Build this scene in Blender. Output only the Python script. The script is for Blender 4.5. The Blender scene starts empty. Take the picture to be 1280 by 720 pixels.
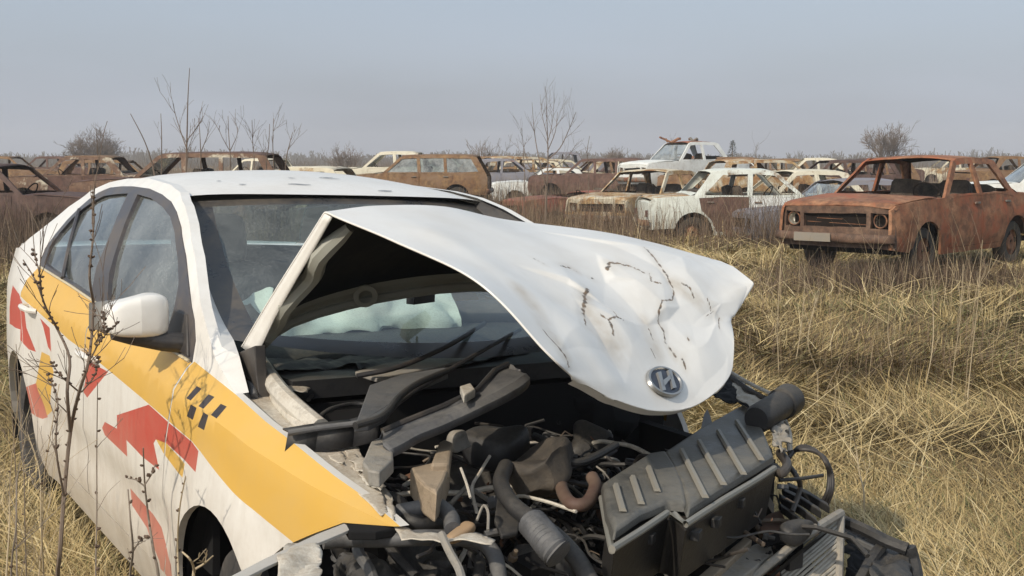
import bpy, bmesh, math, random
import numpy as np
from mathutils import Vector, Matrix, noise
from mathutils.geometry import delaunay_2d_cdt
R = math.radians
V = Vector
C = bpy.context.scene.collection
SC = bpy.context.scene

# ---------------------------------------------------------------- camera, sky, sun, exposure
FPX = 1434.38            # focal length in pixels of the 1280 px wide photograph
EYE = V((0, 0, 1.47)); PITCH = -math.atan((360-197)/FPX)
cam_d = bpy.data.cameras.new('camera'); cam = bpy.data.objects.new('camera', cam_d); C.objects.link(cam)
cam.location = EYE; cam.rotation_euler = (R(90)+PITCH, 0, 0)
cam_d.sensor_width = 36; cam_d.lens = FPX*36/1280; cam_d.clip_start = .05; cam_d.clip_end = 8000
SC.camera = cam
SUN_AZ = R(219)          # compass direction the sun stands in, clockwise from +Y (world): behind the camera to the left
SUN_EL = R(38)
w = bpy.data.worlds.new('World'); SC.world = w; w.use_nodes = True
nt = w.node_tree; bg = nt.nodes['Background']
sky = nt.nodes.new('ShaderNodeTexSky'); sky.sky_type = 'NISHITA'; sky.sun_disc = False
sky.sun_elevation = SUN_EL; sky.sun_rotation = SUN_AZ; sky.altitude = 100
sky.air_density = 1.0; sky.dust_density = 5.5; sky.ozone_density = 2.2
hs = nt.nodes.new('ShaderNodeHueSaturation'); hs.inputs['Saturation'].default_value = .55; hs.inputs['Value'].default_value = 1.45
nt.links.new(sky.outputs[0], hs.inputs['Color'])
# thin high veil of cloud, softly uneven
tc = nt.nodes.new('ShaderNodeTexCoord'); mp = nt.nodes.new('ShaderNodeMapping'); mp.inputs['Scale'].default_value = (1.2, 1.2, 5.5)
nz = nt.nodes.new('ShaderNodeTexNoise'); nz.inputs['Scale'].default_value = 2.6; nz.inputs['Detail'].default_value = 5; nz.inputs['Roughness'].default_value = .45
nt.links.new(tc.outputs['Generated'], mp.inputs[0]); nt.links.new(mp.outputs[0], nz.inputs['Vector'])
cr = nt.nodes.new('ShaderNodeMapRange'); cr.inputs[1].default_value = .35; cr.inputs[2].default_value = .75; cr.inputs[3].default_value = .60; cr.inputs[4].default_value = .82
nt.links.new(nz.outputs[0], cr.inputs[0])
mx = nt.nodes.new('ShaderNodeMix'); mx.data_type = 'RGBA'; mx.inputs[7].default_value = (4.35, 4.5, 5.05, 1)
sz = nt.nodes.new('ShaderNodeSeparateXYZ'); nt.links.new(tc.outputs['Generated'], sz.inputs[0])
zr = nt.nodes.new('ShaderNodeMapRange'); zr.inputs[1].default_value = .0; zr.inputs[2].default_value = .17; nt.links.new(sz.outputs[2], zr.inputs[0])
vc = nt.nodes.new('ShaderNodeMix'); vc.data_type = 'RGBA'; vc.inputs[6].default_value = (4.45, 4.65, 5.25, 1); vc.inputs[7].default_value = (3.3, 4.1, 5.0, 1)
nt.links.new(zr.outputs[0], vc.inputs[0]); nt.links.new(vc.outputs[2], mx.inputs[7])
nt.links.new(cr.outputs[0], mx.inputs[0]); nt.links.new(hs.outputs[0], mx.inputs[6])
nt.links.new(mx.outputs[2], bg.inputs['Color']); bg.inputs['Strength'].default_value = .127
sd = bpy.data.lights.new('sun', 'SUN'); sun = bpy.data.objects.new('sun', sd); C.objects.link(sun)
sd.energy = 3.4; sd.angle = R(.9); sd.color = (1, .89, .73)
sdir = V((math.sin(SUN_AZ)*math.cos(SUN_EL), math.cos(SUN_AZ)*math.cos(SUN_EL), math.sin(SUN_EL)))
sun.rotation_euler = sdir.to_track_quat('Z', 'Y').to_euler()
SC.view_settings.view_transform = 'Standard'; SC.view_settings.look = 'None'
SC.view_settings.exposure = 0.0; SC.view_settings.gamma = 1
SC.render.engine = 'CYCLES'; SC.cycles.max_bounces = 8; SC.cycles.transparent_max_bounces = 12

# ---------------------------------------------------------------- helpers
def at(px, py, Y):
    "world point that stands at depth Y on the line of sight of a photograph pixel"
    f = V((0, math.cos(PITCH), math.sin(PITCH))); u = V((0, -math.sin(PITCH), math.cos(PITCH)))
    d = f + V((1, 0, 0))*((px-640)/FPX) - u*((py-360)/FPX)
    return EYE + d*(Y/d.y)

class MB:
    "collects shapes, then links them as ONE mesh object"
    def __init__(s): s.v = []; s.f = []; s.m = []
    def add(s, vs, fs, m=0):
        o = len(s.v); s.v += [tuple(p) for p in vs]; s.f += [tuple(i+o for i in f) for f in fs]; s.m += [m]*len(fs)
    def box(s, c, size, rot=None, m=0, taper=0):
        x, y, z = [a/2 for a in size]; vs = []
        for k, (a, b, d) in enumerate([(-1,-1,-1),(1,-1,-1),(1,1,-1),(-1,1,-1),(-1,-1,1),(1,-1,1),(1,1,1),(-1,1,1)]):
            t = 1-taper if d > 0 else 1
            p = V((a*x*t, b*y*t, d*z)); p = (rot @ p if rot else p)+V(c); vs.append(p)
        s.add(vs, [(0,3,2,1),(4,5,6,7),(0,1,5,4),(1,2,6,5),(2,3,7,6),(3,0,4,7)], m)
    def tube(s, pts, rad, n=8, m=0, cap=True):
        pts = [V(p) for p in pts]; k = len(pts)
        if not hasattr(rad, '__len__'): rad = [rad]*k
        up = V((0, 0, 1)); rings = []; prev = None
        for i, p in enumerate(pts):
            t = (pts[min(i+1, k-1)]-pts[max(i-1, 0)])
            t = t.normalized() if t.length > 1e-9 else V((0, 0, 1))
            if prev is None:
                a = t.cross(up); a = a if a.length > .05 else t.cross(V((1, 0, 0))); a.normalize()
            else:
                a = prev-t*prev.dot(t); a = a if a.length > 1e-4 else t.orthogonal(); a.normalize()
            prev = a; b = t.cross(a)
            rings.append([p+(a*math.cos(q*2*math.pi/n)+b*math.sin(q*2*math.pi/n))*rad[i] for q in range(n)])
        vs = [q for r in rings for q in r]; fs = []
        for i in range(k-1):
            for q in range(n):
                fs.append((i*n+q, i*n+(q+1) % n, (i+1)*n+(q+1) % n, (i+1)*n+q))
        if cap: fs += [tuple(range(n))[::-1], tuple((k-1)*n+q for q in range(n))]
        s.add(vs, fs, m)
    def lathe(s, prof, c, axis, n=24, m=0, mats=None):
        "prof: list of (radius, along)"
        axis = V(axis).normalized(); a = axis.orthogonal().normalized(); b = axis.cross(a); c = V(c); o = len(s.v)
        for r, h in prof:
            for q in range(n):
                t = q*2*math.pi/n; s.v.append(tuple(c+axis*h+(a*math.cos(t)+b*math.sin(t))*r))
        for i in range(len(prof)-1):
            for q in range(n):
                s.f.append((o+i*n+q, o+i*n+(q+1) % n, o+(i+1)*n+(q+1) % n, o+(i+1)*n+q)); s.m.append(mats[i] if mats else m)
    def grid(s, fn, nu, nv, m=0, mf=None):
        o = len(s.v)
        for i in range(nu+1):
            for j in range(nv+1): s.v.append(tuple(fn(i/nu, j/nv)))
        for i in range(nu):
            for j in range(nv):
                a = o+i*(nv+1)+j; s.f.append((a, a+1, a+nv+2, a+nv+1)); s.m.append(mf((i+.5)/nu, (j+.5)/nv) if mf else m)
    def prism(s, poly, d, m=0):
        "closed solid: polygon of 3D points pushed along vector d"
        poly = [V(p) for p in poly]; n = len(poly); d = V(d)
        s.add(poly+[p+d for p in poly], [tuple(range(n))[::-1], tuple(range(n, 2*n))]+[(i, (i+1) % n, n+(i+1) % n, n+i) for i in range(n)], m)
    def rough(s, amp, scale, seed=0):
        out = []
        for p in s.v:
            q = V(p)*scale+V((seed*7.1, seed*3.3, seed)); nv_ = noise.noise_vector(q); out.append(tuple(V(p)+nv_*amp))
        s.v = out
    def build(s, name, mats, parent=None, smooth=True, sharp=35, bevel=0, solid=0, sub=0):
        me = bpy.data.meshes.new(name); me.from_pydata(s.v, [], s.f)
        if not isinstance(mats, (list, tuple)): mats = [mats]
        for x in mats: me.materials.append(x)
        me.polygons.foreach_set('material_index', s.m)
        if smooth:
            me.polygons.foreach_set('use_smooth', [True]*len(s.f)); me.update()
            me.set_sharp_from_angle(angle=R(sharp))
        me.update(); o = bpy.data.objects.new(name, me); C.objects.link(o)
        if parent: o.parent = parent
        if bevel:
            b = o.modifiers.new('bevel', 'BEVEL'); b.width = bevel; b.segments = 2; b.limit_method = 'ANGLE'; b.angle_limit = R(35)
        if solid:
            b = o.modifiers.new('solid', 'SOLIDIFY'); b.thickness = solid; b.offset = -1
        if sub:
            b = o.modifiers.new('sub', 'SUBSURF'); b.levels = b.render_levels = sub
        return o

def empty(name, loc=(0, 0, 0), rz=0):
    o = bpy.data.objects.new(name, None); C.objects.link(o); o.location = loc; o.rotation_euler = (0, 0, rz); return o
def tag(o, label=None, cat=None, group=None, kind=None):
    if label: o['label'] = label
    if cat: o['category'] = cat
    if group: o['group'] = group
    if kind: o['kind'] = kind
    return o
def lerp(t, tab):
    if t <= tab[0][0]: return tab[0][1]
    for (a, b), (c, d) in zip(tab, tab[1:]):
        if t <= c: return b+(d-b)*(t-a)/(c-a)
    return tab[-1][1]
def crom(P, t):
    "Catmull-Rom through list P of vectors, t in 0..1"
    n = len(P)-1; x = min(max(t, 0), 1)*n; i = min(int(x), n-1); u = x-i
    p1, p2 = P[i], P[i+1]; p0 = P[i-1] if i > 0 else p1*2-p2; p3 = P[i+2] if i+2 <= n else p2*2-p1
    return (p1*2+(p2-p0)*u+(p0*2-p1*5+p2*4-p3)*u*u+(p1*3-p0-p2*3+p3)*u*u*u)*.5
def inpoly(x, y, P):
    c = False; j = len(P)-1
    for i in range(len(P)):
        a, b = P[i], P[j]
        if (a[1] > y) != (b[1] > y) and x < (b[0]-a[0])*(y-a[1])/(b[1]-a[1])+a[0]: c = not c
        j = i
    return c
def smooth_poly(P, k=4):
    "round a closed outline"
    n = len(P); out = []
    for i in range(n):
        p0, p1, p2, p3 = [V(P[(i+d) % n]) for d in (-1, 0, 1, 2)]
        for q in range(k):
            u = q/k; out.append(tuple((p1*2+(p2-p0)*u+(p0*2-p1*5+p2*4-p3)*u*u+(p1*3-p0-p2*3+p3)*u*u*u)*.5))
    return out
def sheet(mb, outline, holes, surf, step=.05, regions=(), lines=(), m=0, hem=.015, hemm=None, inward=None):
    """sheet-metal panel: 2D outline with holes, cut exactly, mapped to 3D with surf(a, b); regions = [(polygon, material)].
    inward(a, b) gives the direction the hem is folded to"""
    pts = []; edges = []
    def ring(P, closed=True):
        o = len(pts); Q = []
        n = len(P)
        for i in range(n if closed else n-1):
            a, b = V(P[i]), V(P[(i+1) % n]); L = (b-a).length; k = max(1, int(L/step+.5))
            for q in range(k): Q.append(a+(b-a)*q/k)
        if not closed: Q.append(V(P[-1]))
        for i, q in enumerate(Q):
            pts.append(q)
            if i: edges.append((o+i-1, o+i))
        if closed: edges.append((o+len(Q)-1, o))
    ring(outline)
    for h in holes: ring(h)
    for rg, _ in regions: ring(rg)
    for l in lines: ring(l, False)
    xs = [p[0] for p in outline]; ys = [p[1] for p in outline]
    x = min(xs)+step*.5; row = 0
    while x < max(xs):
        y = min(ys)+step*(.5 if row % 2 else .1)
        while y < max(ys):
            if inpoly(x, y, outline) and not any(inpoly(x, y, h) for h in holes): pts.append(V((x+.0007*math.sin(y*91), y+.0006*math.cos(x*77))))
            y += step
        x += step; row += 1
    vs, es, fs, _, _, _ = delaunay_2d_cdt(pts, edges, [], 0, 1e-5)
    keep = []; mi = []
    for f in fs:
        cx = sum(vs[i][0] for i in f)/len(f); cy = sum(vs[i][1] for i in f)/len(f)
        if inpoly(cx, cy, outline) and not any(inpoly(cx, cy, h) for h in holes):
            k = m
            for rg, mm in regions:
                if inpoly(cx, cy, rg): k = mm
            keep.append(tuple(f)); mi.append(k)
    cnt = {}
    for f in keep:
        for i in range(len(f)):
            e = (f[i], f[(i+1) % len(f)]); cnt[frozenset(e)] = cnt.get(frozenset(e), [])+[e]
    used = sorted({i for f in keep for i in f}); mp_ = {u: k for k, u in enumerate(used)}
    P3 = [V(surf(vs[u][0], vs[u][1])) for u in used]
    o = len(mb.v); mb.v += [tuple(p) for p in P3]
    for f, k in zip(keep, mi): mb.f.append(tuple(o+mp_[i] for i in f)); mb.m.append(k)
    if hem and inward:
        for e, L in cnt.items():
            if len(L) == 1:
                a, b = L[0]; pa, pb = P3[mp_[a]], P3[mp_[b]]
                da = V(inward(vs[a][0], vs[a][1]))*hem; db = V(inward(vs[b][0], vs[b][1]))*hem
                mb.add([pa, pb, pb+db, pa+da], [(0, 1, 2, 3)], m if hemm is None else hemm)

# ---------------------------------------------------------------- materials
def mat(name, col=(.5, .5, .5), rough=.6, metal=0, spec=.5):
    m = bpy.data.materials.new(name); m.use_nodes = True; b = m.node_tree.nodes['Principled BSDF']
    b.inputs['Base Color'].default_value = (*col, 1); b.inputs['Roughness'].default_value = rough
    b.inputs['Metallic'].default_value = metal; b.inputs['Specular IOR Level'].default_value = spec
    return m
def N(m, t, **k):
    n = m.node_tree.nodes.new('ShaderNode'+t)
    for a, b in k.items():
        if a in n.bl_rna.properties: setattr(n, a, b)
        else: n.inputs[a.replace('_', ' ')].default_value = b
    return n
def L(m, a, b): m.node_tree.links.new(a, b)
def bsdf(m): return m.node_tree.nodes['Principled BSDF']
def noise_fac(m, scale, lo, hi, detail=6, rough=.6, dist=0, src='Object', off=(0, 0, 0), stretch=(1, 1, 1)):
    t = N(m, 'TexCoord'); mp = N(m, 'Mapping'); mp.inputs['Location'].default_value = off; mp.inputs['Scale'].default_value = stretch
    n = N(m, 'TexNoise'); n.inputs['Scale'].default_value = scale; n.inputs['Detail'].default_value = detail
    n.inputs['Roughness'].default_value = rough; n.inputs['Distortion'].default_value = dist
    r = N(m, 'MapRange'); r.inputs[1].default_value = lo; r.inputs[2].default_value = hi
    L(m, t.outputs[src], mp.inputs[0]); L(m, mp.outputs[0], n.inputs['Vector']); L(m, n.outputs[0], r.inputs[0]); return r.outputs[0]
def mixc(m, fac, a, b):
    x = N(m, 'Mix', data_type='RGBA')
    for s, k in ((fac, 0), (a, 6), (b, 7)):
        if hasattr(s, 'links'): L(m, s, x.inputs[k])
        else: x.inputs[k].default_value = s if k == 0 else (*s, 1)
    return x.outputs[2]
def mth(m, op, a, b):
    x = N(m, 'Math', operation=op); x.use_clamp = True
    for s, k in ((a, 0), (b, 1)):
        if hasattr(s, 'links'): L(m, s, x.inputs[k])
        else: x.inputs[k].default_value = s
    return x.outputs[0]
def bump(m, scale, strength, dist=.01, detail=6, rough=.6):
    f = noise_fac(m, scale, 0, 1, detail, rough); b = N(m, 'Bump'); b.inputs['Strength'].default_value = strength; b.inputs['Distance'].default_value = dist
    L(m, f, b.inputs['Height']); L(m, b.outputs[0], bsdf(m).inputs['Normal'])
DIRT = (.27, .215, .15)
def dusty(name, col, rough=.4, dirt=.35, low=None, spec=.5, b=.0, dc=DIRT, sc=5, coat=0, streak=True):
    "painted or moulded surface with dust; low = (z0, z1) mud climbing up from below"
    m = mat(name, col, rough, 0, spec)
    f = noise_fac(m, sc, .42, .78); f2 = noise_fac(m, sc*9, .35, .8, off=(3, 1, 2))
    fac = mth(m, 'MULTIPLY', mth(m, 'ADD', f, mth(m, 'MULTIPLY', f2, .45)), dirt)
    if low:
        t = N(m, 'TexCoord'); s = N(m, 'SeparateXYZ'); L(m, t.outputs['Object'], s.inputs[0])
        n = noise_fac(m, 7, 0, 1, 5, .65, stretch=(2.5, 1, .5) if streak else (1, 1, 1))
        h = N(m, 'MapRange'); h.inputs[1].default_value = low[1]; h.inputs[2].default_value = low[0]
        a = N(m, 'Math', operation='MULTIPLY_ADD'); a.inputs[1].default_value = -.5; L(m, n, a.inputs[0]); 
        L(m, s.outputs[2], a.inputs[2]); ad = N(m, 'Math', operation='ADD'); ad.inputs[1].default_value = .25; L(m, a.outputs[0], ad.inputs[0])
        L(m, ad.outputs[0], h.inputs[0])
        fac = mth(m, 'ADD', fac, mth(m, 'MULTIPLY', h.outputs[0], .62))
    L(m, mixc(m, fac, col, dc), bsdf(m).inputs['Base Color'])
    r = N(m, 'MapRange'); r.inputs[3].default_value = rough; r.inputs[4].default_value = .9; L(m, fac, r.inputs[0]); L(m, r.outputs[0], bsdf(m).inputs['Roughness'])
    if coat: bsdf(m).inputs['Coat Weight'].default_value = coat; bsdf(m).inputs['Coat Roughness'].default_value = .12
    if b: bump(m, sc*14, b, .004)
    return m
def wreck_paint(name, col, amount, rust=(.20, .085, .045), dark=(.075, .04, .028), light=(.33, .17, .09), seed=0, white=False):
    "old paint eaten by rust: amount 0..1"
    m = mat(name, col, .7, 0, .3)
    k = .74-.46*amount
    f = noise_fac(m, 2.2, k-.04, k+.05, 9, .68, .4, off=(seed*3.7, seed, seed*1.9))
    f2 = noise_fac(m, 11, .40, .62, 8, .7, off=(seed, 0, seed)); f3 = noise_fac(m, 3.1, .38, .66, 5, .6, off=(0, seed*2, 4))
    rc = mixc(m, mth(m, 'MULTIPLY', f2, .7), mixc(m, f3, rust, light), dark)
    pc = mixc(m, noise_fac(m, 6, .45, .8, 7, .7, off=(1, seed, 1)), col, tuple(c*.55+d*.45 for c, d in zip(col, (.25, .2, .13))))
    L(m, mixc(m, f, pc, rc), bsdf(m).inputs['Base Color'])
    bump(m, 30, .5, .006, 8, .7)
    return m

def grimy(name, col, dust=(.30, .25, .18), amt=.7, rough=.6, b=.4, sc=6):
    "oily dark part with dust settled on whatever faces up, and grit all over"
    m = mat(name, col, rough, 0, .35)
    g = N(m, 'NewGeometry'); s = N(m, 'SeparateXYZ'); L(m, g.outputs['Normal'], s.inputs[0])
    up = N(m, 'MapRange'); up.inputs[1].default_value = -.1; up.inputs[2].default_value = 1.0; up.inputs[3].default_value = .12; L(m, s.outputs[2], up.inputs[0])
    f = noise_fac(m, sc, .36, .66, 8, .7); f2 = noise_fac(m, sc*14, .38, .68, 5, .7, off=(2, 0, 1)); f3 = noise_fac(m, sc*3, .5, .66, 6, .7, off=(0, 7, 1))
    fac = mth(m, 'MULTIPLY', mth(m, 'MULTIPLY', up.outputs[0], mth(m, 'ADD', mth(m, 'MULTIPLY', f, .7), mth(m, 'MULTIPLY', f2, .45))), amt)
    base = mixc(m, mth(m, 'MULTIPLY', f3, .6), col, tuple(c*.35 for c in col))
    L(m, mixc(m, fac, base, dust), bsdf(m).inputs['Base Color']); r_ = N(m, 'MapRange'); r_.inputs[3].default_value = rough-.15; r_.inputs[4].default_value = .95; L(m, fac, r_.inputs[0]); L(m, r_.outputs[0], bsdf(m).inputs['Roughness'])
    bump(m, sc*12, b, .004, 8, .7); return m

# ================================================================ THE WHITE TAXI
CARM = Matrix(((0.546, 0.837, 0.034, -.061), (-0.838, 0.546, 0.013, 3.201), (-0.008, -0.035, 0.999, -.057), (0, 0, 0, 1)))
_q = CARM.to_3x3().to_quaternion()
taxi = empty('wrecked_taxi'); taxi.matrix_world = Matrix.Translation(CARM.to_translation()) @ _q.to_matrix().to_4x4()
tag(taxi, 'white taxi with yellow band and red flashes, its bonnet buckled and its nose torn off', 'taxi')
CE = V((2.7031, -1.7501, 1.4865))
_yw, _pt, _rl = R(146.69347), R(-5.73948), R(1.94033)
CF = V((math.cos(_yw)*math.cos(_pt), math.sin(_yw)*math.cos(_pt), math.sin(_pt)))
_r = CF.cross(V((0, 0, 1))).normalized(); _u = _r.cross(CF)
CR = _r*math.cos(_rl)+_u*math.sin(_rl); CU = CR.cross(CF)
def q(px, py, z=None, y=None, x=None):
    "point in the taxi's own frame, on the plane z= / y= / x="
    d = CF+CR*((px-640)/FPX)-CU*((py-360)/FPX)
    k, v = (2, z) if z is not None else ((1, y) if y is not None else (0, x))
    return CE+d*((v-CE[k])/d[k])
def _ip(x,t):
    if x<=t[0][0]:return t[0][1]
    for (a,b),(c,d) in zip(t,t[1:]):
        if x<=c:return b+(d-b)*(x-a)/(c-a)
    return t[-1][1]
_ZC=[(-3.6,.90),(-2.4,.905),(-1.3,.903),(-.85,.886),(-.41,.87),(.1,.845),(.45,.82),(.72,.81),(1,.80)]
_ZB=[(-3.6,1.09),(-2.9,1.06),(-2.45,1.025),(-1.7,.985),(-1.1,.96),(-.37,.937),(.07,.90),(.5,.856),(.86,.826)]
_DX=[(-3.6,.16),(-3.3,.075),(-3.0,.03),(-2.6,0),(.2,0),(.55,.03),(.9,.085)]
_GX=[(-3.2,.10),(-2.4,.05),(-1.7,0),(0,0)]
def S(x,z):
    "half width of the body side at station x, height z"
    zc=_ip(x,_ZC);zb=_ip(x,_ZB)
    t=[(.10,.74),(.22,.785),(.33,.812),(.55,.832),(.70,.832),(zc-.03,.828),(zc,.822),(zb,.775),(1.10,.775-.225*(1.10-zb)),(1.25,.675),(1.36,.612),(1.40,.575),(1.45,.50)]
    w=_ip(z,t)-_ip(x,_DX)
    if z>zb:w-=_ip(x,_GX)*min(1,(z-zb)/.3)
    return w

white = dusty('white_paint', (.77, .755, .715), .34, .24, low=(.27, .80), coat=.4, dc=(.36, .30, .23))
yellow = dusty('yellow_vinyl', (.62, .375, .075), .42, .22, low=(.15, .6), dc=(.5, .38, .2))
red = dusty('red_vinyl', (.46, .07, .05), .45, .18, low=(.30, .75), dc=(.38, .25, .18))
black = dusty('black_plastic', (.022, .022, .025), .5, .22)
checker = dusty('checker_vinyl', (.03, .025, .03), .5, .15)
pitch = mat('underbody_black', (.012, .012, .013), .9, 0, .2)
grey_pl = grimy('grey_plastic', (.075, .078, .085), (.24, .225, .20), .55)
lead_pl = grimy('charcoal_plastic', (.022, .023, .026), (.17, .15, .12), .50)
cream = grimy('dusty_white_metal', (.60, .57, .50), (.33, .27, .20), 1.0, b=.4, sc=9)
tan = grimy('tan_cast', (.30, .235, .165), (.40, .31, .22), .8, b=.6, sc=12)
alu = grimy('dull_aluminium', (.25, .24, .22), (.34, .29, .22), .8, b=.5, sc=12)
rusty = dusty('rusty_steel', (.17, .085, .05), .8, .5, b=.5, dc=(.09, .06, .04))
rubber = dusty('tyre_rubber', (.03, .03, .032), .8, .6, dc=(.16, .14, .115), b=.2)
bar_mat = grimy('condenser_fins', (.34, .33, .30), (.42, .36, .27), .7)
chrome = mat('bright_trim', (.40, .40, .39), .35, .75)
underhood = dusty('hood_insulation', (.014, .014, .016), .95, .08)
hoodframe = dusty('hood_inner_primer', (.33, .34, .30), .6, .35)
seatm = dusty('seat_fabric', (.045, .05, .058), .9, .2)
liner = dusty('grey_headliner', (.25, .25, .24), .9, .1)
bagm = dusty('airbag_cloth', (.70, .76, .72), .8, .08, b=.1)

def glass_mat(name, tint, dust, refl=1.0):
    m = bpy.data.materials.new(name); m.use_nodes = True; n = m.node_tree; n.nodes.remove(bsdf(m)); out = n.nodes['Material Output']
    tr = N(m, 'BsdfTransparent'); tr.inputs[0].default_value = (*tint, 1)
    gl = N(m, 'BsdfGlossy'); gl.inputs['Roughness'].default_value = .04; gl.inputs[0].default_value = (.9, .95, 1, 1)
    df = N(m, 'BsdfDiffuse'); df.inputs[0].default_value = (.44, .46, .44, 1)
    fr = N(m, 'LayerWeight'); pw = mth(m, 'POWER', fr.outputs['Facing'], 4.5); fz = mth(m, 'ADD', mth(m, 'MULTIPLY', pw, .9), .05)
    a = N(m, 'MixShader'); b = N(m, 'MixShader')
    f = mth(m, 'MULTIPLY', mth(m, 'ADD', noise_fac(m, 3, .3, .8), mth(m, 'MULTIPLY', noise_fac(m, 160, .5, .7, 3), .5)), dust)
    L(m, f, a.inputs[0]); L(m, tr.outputs[0], a.inputs[1]); L(m, df.outputs[0], a.inputs[2])
    fm = mth(m, 'MULTIPLY', fz, refl)
    L(m, fm, b.inputs[0]); L(m, a.outputs[0], b.inputs[1]); L(m, gl.outputs[0], b.inputs[2]); L(m, b.outputs[0], out.inputs[0]); return m
glass = glass_mat('dusty_green_glass', (.84, .93, .90), .30)
sideglass = glass_mat('dusty_side_glass', (.50, .60, .60), .50, 1.0)
def frit_mat():
    m = mat('windscreen_border', (.02, .021, .024), .2); return m
frit = dusty('windscreen_border', (.03, .032, .036), .25, .35)

DLO = [(-2.401, 1.028), (-2.425, 1.10), (-2.436, 1.16), (-2.417, 1.222), (-2.361, 1.276), (-2.295, 1.315), (-2.175, 1.347), (-2.015, 1.373), (-1.83, 1.383), (-1.654, 1.388), (-1.436, 1.386), (-1.238, 1.372), (-1.087, 1.354), (-0.971, 1.325), (-0.843, 1.283), (-0.673, 1.207), (-0.507, 1.114), (-0.415, 1.05), (-0.37, 1.0), (-0.359, 0.942)]
BELT = [(-0.773, 0.957), (-1.284, 0.977), (-1.816, 1.005)]
GLASSR = [(-2.334, 1.045), (-2.371, 1.11), (-2.375, 1.17), (-2.339, 1.23), (-2.276, 1.276), (-2.175, 1.311), (-2.02, 1.339), (-1.806, 1.353), (-1.628, 1.362), (-1.556, 1.221), (-1.525, 1.10), (-1.513, 0.998), (-1.908, 1.018)]
GLASSF = [(-1.524, 1.363), (-1.313, 1.356), (-1.127, 1.333), (-0.998, 1.308), (-0.86, 1.262), (-0.719, 1.19), (-0.626, 1.13), (-0.60, 1.08), (-0.60, .960), (-0.78, 0.966), (-1.30, 0.985), (-1.40, 1.15)]
GLASSF = [(x if i not in (0, 10, 11) else x+.02, z) for i, (x, z) in enumerate(GLASSF)]
DFRONT = [(-.359, .942), (-.376, .925), (-.374, .88), (-.368, .85), (-.385, .79), (-.41, .72), (-.43, .60), (-.445, .45), (-.46, .36), (-.50, .31)]
DREAR = [(-2.12, .31), (-2.18, .38), (-2.29, .52), (-2.40, .65), (-2.50, .78), (-2.55, .90), (-2.53, .96), (-2.41, 1.026)]
TB = [(-.20, .975), (-.30, 1.035), (-.43, 1.115), (-.60, 1.212), (-.79, 1.297), (-.93, 1.347), (-1.08, 1.385), (-1.25, 1.405), (-1.6, 1.42), (-1.9, 1.412), (-2.15, 1.39), (-2.4, 1.345), (-2.6, 1.27), (-2.8, 1.17), (-2.95, 1.085), (-3.07, 1.055)]
YEL = [(-2.50, 1.05), (-2.58, .953), (-2.558, .914), (-2.555, .887), (-2.402, .877), (-2.215, .869), (-2.057, .859), (-1.879, .850), (-1.619, .831), (-1.291, .823), (-1.075, .814), (-.795, .8), (-.58, .789), (-.392, .778), (-.183, .766), (-.116, .755), (.137, .715), (.322, .694), (.452, .680), (.95, .70), (.95, .95), (-.36, 1.02)]
REDS = [[(-0.925, 0.688), (-0.58, 0.787), (-0.392, 0.774), (-0.183, 0.764), (-0.129, 0.752), (-0.129, 0.698), (-0.401, 0.713), (-0.499, 0.703), (-0.522, 0.687), (-0.467, 0.622), (-0.636, 0.621), (-0.812, 0.633), (-0.803, 0.583), (-1.076, 0.592), (-1.112, 0.609), (-1.076, 0.636), (-0.925, 0.645)],
  [(-1.301, 0.80), (-1.044, 0.806), (-1.315, 0.672), (-1.373, 0.681)],
  [(-2.851, 0.902), (-2.578, 0.892), (-2.45, 0.851), (-2.391, 0.77), (-2.185, 0.699), (-2.335, 0.687), (-2.492, 0.705), (-2.513, 0.747), (-2.913, 0.719), (-2.924, 0.791)],
  [(-2.118, 0.845), (-1.935, 0.83), (-1.899, 0.742), (-1.958, 0.752), (-2.054, 0.818)],
  [(-2.354, 0.525), (-2.19, 0.57), (-2.067, 0.452), (-2.158, 0.427), (-2.287, 0.428)],
  [(-0.839, 0.473), (-0.755, 0.466), (-0.599, 0.457), (-0.511, 0.441), (-0.462, 0.41), (-0.374, 0.376), (-0.37, 0.338), (-0.542, 0.281), (-0.531, 0.336), (-0.646, 0.402), (-0.819, 0.424)]]
YELS = [[(-0.499, 0.703), (-0.401, 0.713), (-0.232, 0.695), (-0.241, 0.656), (-0.304, 0.658), (-0.429, 0.68)],
  [(-2.076, 0.716), (-1.926, 0.723), (-1.853, 0.672), (-1.953, 0.501), (-2.081, 0.456), (-2.19, 0.57)]]
CHK = [[(-0.25, 0.897), (-0.213, 0.896), (-0.228, 0.864), (-0.262, 0.864)], [(-0.157, 0.892), (-0.117, 0.892), (-0.129, 0.861), (-0.165, 0.861)], [(-0.062, 0.885), (-0.023, 0.885), (-0.028, 0.856), (-0.069, 0.857)], [(-0.217, 0.856), (-0.17, 0.856), (-0.183, 0.822), (-0.233, 0.822)], [(-0.117, 0.855), (-0.079, 0.854), (-0.092, 0.814), (-0.142, 0.813)]]
LIV = [(YEL, 1)]+[(r_, 2) for r_ in REDS]+[(y_, 1) for y_ in YELS]+[(c_, 3) for c_ in CHK]
LM = [white, yellow, red, checker, black]
CREASE = [(-3.4, .90), (-2.4, .905), (-1.3, .903), (-.85, .886), (-.41, .87), (.1, .845), (.45, .82), (.80, .806)]
def shift(P, d): return [(x+d, z) for x, z in P]
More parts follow.
